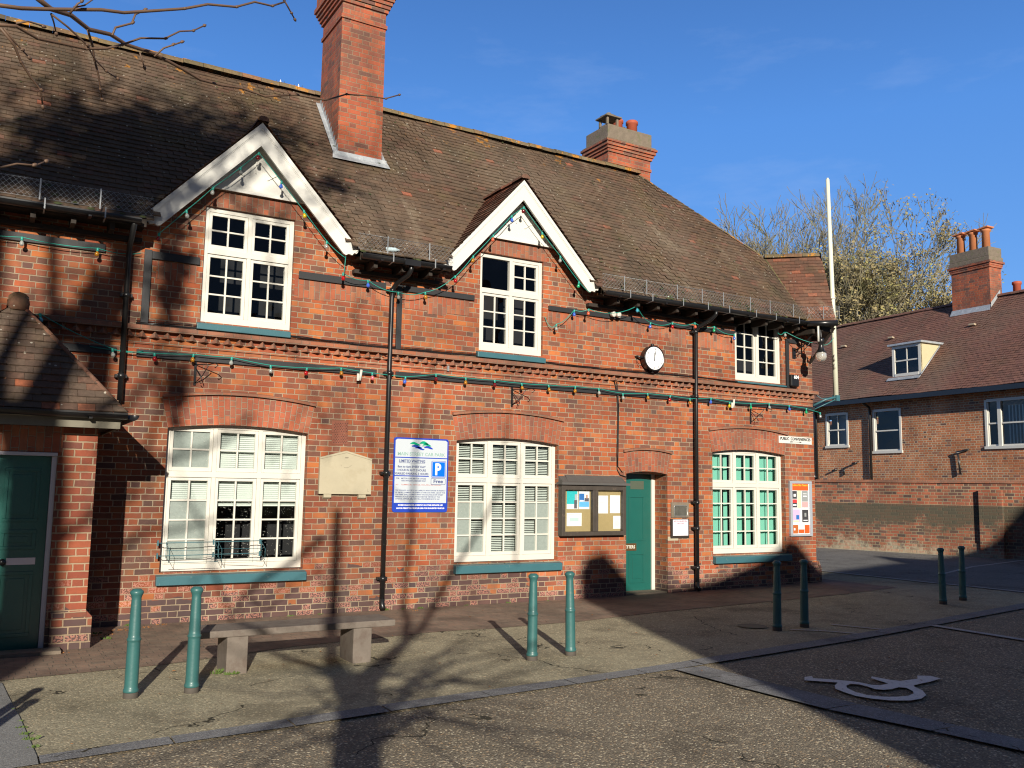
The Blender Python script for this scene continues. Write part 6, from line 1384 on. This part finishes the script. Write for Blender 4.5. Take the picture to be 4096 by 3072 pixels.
far_tree(*dirpt(3290, 50), 8.2, .26, 'bare tree straight behind the flagpole, tallest of the row', 9, 11, 4.3, 5)
far_tree(*dirpt(3440, 44), 6.6, .30, 'broad tree with brown seed clusters right of the flagpole', 13, 12, 3.5, 5, seeds=.8)
far_tree(*dirpt(3610, 50), 5.4, .20, 'low brushy tree rising beside the far chimney', 17, 10, 2.4, 5, seeds=.5)

# trees and house behind the camera, known from the shadows they throw
def W(x, z, by, dy=0.0):          # a point in the plane y=by whose shadow falls on the wall at (x, z)
    T = (-by-dy)/L.y; return Vector((x-L.x*T, by+dy, z-L.z*T))
def limb(m, pts, by, dy=0.0, sides=8):
    P = [W(x, z, by, dy*(i/(len(pts)-1))) for i, (x, z, r) in enumerate(pts)]; m.tube(P, [p[2] for p in pts], sides)
    return P
rs = random.Random(42)
tA = thing('pollarded_tree', (-.86, -14.5, 0), 'bare tree whose twigs hang in at the top left, its forked shadow on the ground', 'tree')
m = MB(); by = -14.5
limb(m, [(4.36, -6.3, .24), (4.40, -3.5, .19), (4.42, -2.3, .165), (4.47, -1.75, .165), (4.47, -1.35, .19)], by, sides=12)
tr_ = m.build('trunk', M_BARK, tA)
m = MB(); tips = []
limb(m, [(4.38, -1.5, .13), (4.22, -1.05, .085), (4.19, -.4, .075), (4.20, .4, .065), (4.20, 1.38, .06)], by, -.5)
limb(m, [(4.52, -1.45, .13), (4.80, -1.12, .085), (5.05, -.85, .065), (5.20, -.35, .05), (5.24, .4, .035), (5.30, 1.2, .03), (5.33, 2.2, .025), (5.6, 3.6, .018)], by, .6)
limb(m, [(5.03, -.88, .05), (5.35, -.55, .045), (5.62, -.1, .045), (5.90, .40, .04), (6.3, .95, .03), (6.75, 1.7, .022), (6.9, 3.0, .015)], by, 1.0)
limb(m, [(5.6, -.1, .02), (5.95, .0, .015), (6.4, .1, .01)], by, .2)
limb(m, [(4.40, -1.35, .06), (3.75, -.95, .04), (3.30, -.62, .032), (2.9, -.1, .025), (2.4, 1.1, .016)], by, .7)
limb(m, [(7.05, .55, .02), (7.08, 1.3, .022), (7.1, 2.3, .012)], by, .4)
for k in range(34):
    x, z = rs.uniform(2.6, 6.6), rs.uniform(-2.4, -.5); limb(m, [(4.5, rs.uniform(-2.2, -1.3), .02), ((4.5+x)/2+rs.uniform(-.2, .2), (z-1.5)/2+rs.uniform(-.15, .15), .014), (x, z, .008)], by, rs.uniform(-1.5, 1.5), 5)
for k in range(46):
    x = rs.uniform(1.6, 5.4); z = rs.uniform(.3, 6.8); a = rs.uniform(.6, 2.4); l = rs.uniform(.5, 1.4)
    limb(m, [(x, z, .016), (x+math.cos(a)*l*.5+rs.uniform(-.15, .15), z+math.sin(a)*l*.5, .012), (x+math.cos(a)*l, z+math.sin(a)*l, .006)], by, rs.uniform(-3, 1.2), 5)
m.build('limbs', M_BARK, tA)
tw = MB()
BRN = {'a': ([(-0.08,-8.88,3.10),(0.00,-8.84,3.13),(0.08,-8.80,3.17),(0.22,-8.78,3.22),(0.29,-8.74,3.25),(0.36,-8.71,3.29),(0.48,-8.70,3.34),(0.56,-8.68,3.39),(0.66,-8.66,3.42),(0.73,-8.64,3.47),(0.80,-8.61,3.49),(0.85,-8.59,3.53),(0.86,-8.55,3.56)], .0065, .003),
'a2': ([(0.86,-8.55,3.56),(0.88,-8.53,3.55),(0.90,-8.51,3.54),(0.92,-8.49,3.53)], .0035, .0025),
'b': ([(0.02,-8.81,3.20),(0.08,-8.74,3.20),(0.14,-8.67,3.23),(0.20,-8.60,3.23),(0.27,-8.54,3.26),(0.33,-8.47,3.27),(0.43,-8.41,3.29),(0.54,-8.34,3.29),(0.62,-8.28,3.29),(0.71,-8.23,3.31),(0.80,-8.18,3.34),(0.91,-8.13,3.35),(1.05,-8.11,3.40),(1.19,-8.08,3.42),(1.29,-8.06,3.48)], .0085, .0035),
'b1': ([(1.29,-8.06,3.48),(1.41,-8.04,3.51),(1.50,-8.01,3.53),(1.58,-7.98,3.58)], .0035, .003),
'c': ([(-0.07,-8.86,3.05),(-0.01,-8.82,3.08),(0.05,-8.77,3.08),(0.11,-8.73,3.10),(0.19,-8.69,3.12),(0.25,-8.66,3.15),(0.30,-8.63,3.19),(0.36,-8.61,3.24),(0.44,-8.59,3.27),(0.49,-8.57,3.32),(0.54,-8.54,3.35),(0.58,-8.52,3.39)], .0055, .0025),
'c1': ([(0.08,-8.79,3.16),(0.13,-8.75,3.15),(0.19,-8.70,3.13),(0.22,-8.65,3.11),(0.26,-8.60,3.10),(0.30,-8.56,3.10)], .0035, .002),
'c2': ([(0.19,-8.70,3.18),(0.21,-8.66,3.15),(0.22,-8.63,3.12),(0.24,-8.59,3.08),(0.25,-8.56,3.05),(0.26,-8.53,3.03)], .004, .003),
'd': ([(-0.05,-8.85,3.05),(-0.01,-8.82,3.02),(0.01,-8.78,2.99),(0.04,-8.75,2.96),(0.07,-8.72,2.94),(0.08,-8.69,2.90)], .0045, .0025),
'd1': ([(-0.04,-8.85,3.05),(-0.01,-8.82,3.03),(0.01,-8.80,3.02),(0.03,-8.78,3.01)], .003, .002), 'e': ([(0.27,-8.62,3.22),(0.28,-8.60,3.26),(0.33,-8.60,3.29),(0.34,-8.59,3.33),(0.37,-8.58,3.36)], .004, .0035),
'f': ([(0.43,-8.43,3.27),(0.46,-8.43,3.31),(0.49,-8.43,3.33),(0.52,-8.43,3.35)], .0035, .003), 'g': ([(-0.03,-9.09,2.55),(0.02,-9.07,2.58),(0.06,-9.05,2.59),(0.07,-9.03,2.60),(0.09,-9.01,2.62)], .003, .002),
'h': ([(-0.01,-8.86,3.07),(0.02,-8.85,3.09),(0.06,-8.82,3.10)], .003, .002), 'i': ([(0.13,-8.80,3.17),(0.15,-8.82,3.20),(0.16,-8.82,3.21),(0.15,-8.83,3.22)], .0035, .0025), 'i2': ([(0.14,-8.81,3.19),(0.17,-8.80,3.21),(0.20,-8.79,3.25)], .003, .002),
'j': ([(0.08,-8.79,3.16),(0.09,-8.76,3.15),(0.10,-8.73,3.13)], .003, .002), 'l': ([(0.37,-8.52,3.23),(0.39,-8.50,3.19)], .003, .002)}
for k, (P, r0, r1) in BRN.items():
    n = len(P); P = [Vector(p) for p in P]; tw.tube(P, [r0+(r1-r0)*i/(n-1) for i in range(n)], 7)
    for i in range(1, n):        # buds at the nodes
        if i % 2 == 0 or i == n-1: tw.lathe([(.001, -.006), (.0055 if i < n-1 else .006, .0), (.005, .007), (.001, .013)], P[i], 7, axis=(P[i]-P[i-1])+Vector((0, 0, .02)) if i < n-1 else P[i]-P[i-1])
tw.tube([(-.03, -8.85, 3.22), (-.5, -9.6, 3.6), (-1.6, -12.5, 4.6), W(4.0, 1.0, -14.5)], [.009, .014, .03, .05], 7); tw.tube([(-.07, -8.86, 3.05), (-.5, -9.3, 3.3), (-.9, -10.6, 3.9)], [.0055, .009, .014], 7); tw.tube([(-.08, -8.88, 3.10), (-.5, -9.4, 3.45)], [.0065, .011], 7); tw.tube([(.02, -8.81, 3.20), (-.3, -9.3, 3.5)], [.0085, .012], 7); tw.tube([(-.03, -9.09, 2.55), (-.35, -9.4, 2.9), (-.6, -9.8, 3.5)], [.003, .006, .009], 6)
tw.build('hanging_twigs', M_TWIG, tA)

tB = thing('ivy_clad_tree', (-6.2, -17, 0), 'ivy-clad tree throwing broad shadows over the porch and left roof', 'tree')
m = MB(); by = -17.0
limb(m, [(1.00, -7.2, .40), (1.0, -3.0, .33), (.98, -.9, .30), (.98, 1.3, .29), (.95, 1.9, .27)], by, sides=12)
m.build('trunk', M_BARK, tB)
m = MB()
limb(m, [(1.02, 1.6, .22), (1.05, 2.3, .20), (1.10, 3.0, .18), (1.15, 3.6, .16), (1.30, 4.5, .16), (1.45, 5.6, .09), (1.9, 6.6, .06), (2.4, 7.6, .03)], by, .8)
limb(m, [(.85, 1.3, .16), (.66, 1.9, .12), (.54, 2.5, .095), (.58, 3.8, .068), (.52, 4.6, .07), (.75, 5.7, .06), (1.0, 7.2, .04)], by, -.5)
limb(m, [(.7, -.6, .2), (.15, .7, .16), (-.10, 2.6, .15), (-.06, 4.4, .13), (.1, 5.6, .10), (.3, 7.4, .05)], by, -1.0)
limb(m, [(1.15, 3.6, .06), (.95, 3.9, .09), (1.02, 4.3, .07)], by, 0); limb(m, [(.55, 4.10, .022), (.8, 4.22, .022), (1.2, 4.23, .02)], by, .3)
limb(m, [(.0, 3.6, .03), (.3, 3.85, .025), (.55, 4.0, .02)], by, 0); limb(m, [(1.3, 4.6, .07), (1.9, 5.2, .05), (2.6, 5.6, .035), (3.3, 6.3, .02)], by, .5)
limb(m, [(1.4, 5.4, .06), (2.1, 6.0, .05), (2.6, 6.9, .04), (2.75, 7.6, .025)], by, -.5); limb(m, [(.9, 5.0, .05), (.3, 5.6, .045), (-.5, 6.0, .03)], by, .5); limb(m, [(1.6, 5.0, .05), (1.0, 5.2, .05), (.2, 5.1, .04)], by, .2)
for k in range(200):
    x = rs.gauss(1.9, 1.25); z = rs.uniform(5.0, 7.9); a = rs.uniform(.3, 2.8); l = rs.uniform(.5, 1.3)
    limb(m, [(x, z, .022), (x+math.cos(a)*l*.5+rs.uniform(-.2, .2), z+math.sin(a)*l*.5, .015), (x+math.cos(a)*l, z+math.sin(a)*l, .006)], by, rs.uniform(-3, 3), 4)
for k in range(26):
    x = rs.uniform(-.3, 1.6); z = rs.uniform(.2, 4.2); a = rs.uniform(.2, 2.9); l = rs.uniform(.3, .8)
    limb(m, [(x, z, .016), (x+math.cos(a)*l, z+math.sin(a)*l, .006)], by, rs.uniform(-2, 2), 4)
for k in range(60):
    x = rs.uniform(-.6, 3.3); z = rs.uniform(5.0, 7.4); a = rs.uniform(.5, 2.6); l = rs.uniform(.8, 1.8)
    limb(m, [(x, z, .038), (x+math.cos(a)*l*.5+rs.uniform(-.25, .25), z+math.sin(a)*l*.5, .026), (x+math.cos(a)*l, z+math.sin(a)*l, .010)], by, rs.uniform(-2, 1.5), 5)
for pth in ([(.53, .3), (.42, 1.2), (.52, 2.2)], [(.12, .6), (.25, 1.5), (.1, 2.2)], [(1.55, 1.5), (1.85, 2.6), (2.2, 3.4), (2.9, 3.6)], [(1.3, 2.4), (1.75, 3.1), (1.95, 4.0), (1.85, 4.9)], [(1.4, 1.9), (2.4, 2.2), (3.0, 2.6)], [(1.2, .6), (1.7, 1.1), (2.6, 1.3)], [(.9, 4.5), (1.5, 4.75), (2.4, 5.0)]):
    limb(m, [(x, z, .045-.008*i) for i, (x, z) in enumerate(pth)], by, rs.uniform(-1, 1), 6)
m.build('limbs', M_BARK, tB)
m = MB()
def ivy(cx, cz, rx, rz, n):
    for i in range(n):
        a = rs.uniform(0, 6.28); d = abs(rs.gauss(0, .62)); p = W(cx+rx*d*math.cos(a), cz+rz*d*math.sin(a), by, rs.gauss(0, .5)); s = rs.uniform(.04, .09)
        u = Vector((rs.uniform(-1, 1), rs.uniform(-1, 1), rs.uniform(-1, 1))).normalized(); v = u.orthogonal().normalized()
        m.face([p-u*s, p+v*s, p+u*s, p-v*s])
ivy(1.30, 6.35, .75, .85, 7000); ivy(1.15, 5.5, .65, .4, 3000); ivy(.55, 5.3, .95, .3, 2200); ivy(.95, 3.55, .38, .2, 900); ivy(1.9, 4.4, .28, .7, 420); ivy(2.0, 2.9, .22, .5, 200); ivy(.2, 1.3, .35, .5, 450); ivy(.2, 6.2, .5, .35, 350); ivy(.98, 3.85, .16, .3, 260); ivy(2.45, 6.6, .8, .5, 900); ivy(2.9, 7.4, .5, .3, 260); ivy(1.32, 4.4, .12, .5, 300); ivy(3.9, 6.3, .5, .35, 120)
m.build('ivy', plain('ivy_leaf', (.03, .07, .015), .6, .4, 10.0), tB)

bh = thing('neighbouring_building', (9, -25, 0), 'building behind the viewer that shades the right of the car park', 'building')
by = -22.0
prof = [(8.23, -9.5), (8.23, .45), (8.38, .68), (8.68, .73), (8.90, .55), (9.06, .28), (9.16, .03), (11.0, .18), (11.7, .36), (12.15, .50), (12.55, .64), (12.92, .86), (13.15, .80), (13.38, .58), (13.6, .24), (13.75, .30), (14.3, .42), (14.77, .50), (15.96, .60), (17.2, .72), (18.0, .78), (18.3, 1.15), (18.55, 1.36), (18.9, 1.05), (19.3, .86), (21.3, 1.1), (21.9, 1.9), (22.6, 2.1), (27, 2.4), (27, -9.5)]
m = MB(); P = [W(x, z, by) for x, z in prof]; P = [Vector((p.x, p.y, max(p.z, -.1))) for p in P]
Q = [p+Vector((0, -6, 0)) for p in P]
from mathutils.geometry import tessellate_polygon as _tp
for t in _tp([P]): m.face([P[i] for i in t]); m.face([Q[i] for i in t])
for i in range(len(P)-1): m.face([P[i], P[i+1], Q[i+1], Q[i]])
m.build('wall', M_CAST, bh)

bw = thing('sky_light_blocker', (-14, -8, 0), 'tall block added out of view on the left to cut the sky light', 'building')  # unseen block, added to hold back sky light from the left
m = MB(); m.box(-22, -12.5, -26, 6, 0, 7.5); m.prism([(-22.3, -26.3, 7.501), (-12.2, -26.3, 7.501), (-17.2, -26.3, 11.5)], (0, 32.6, 0)); m.build('wall', M_CAST, bw)
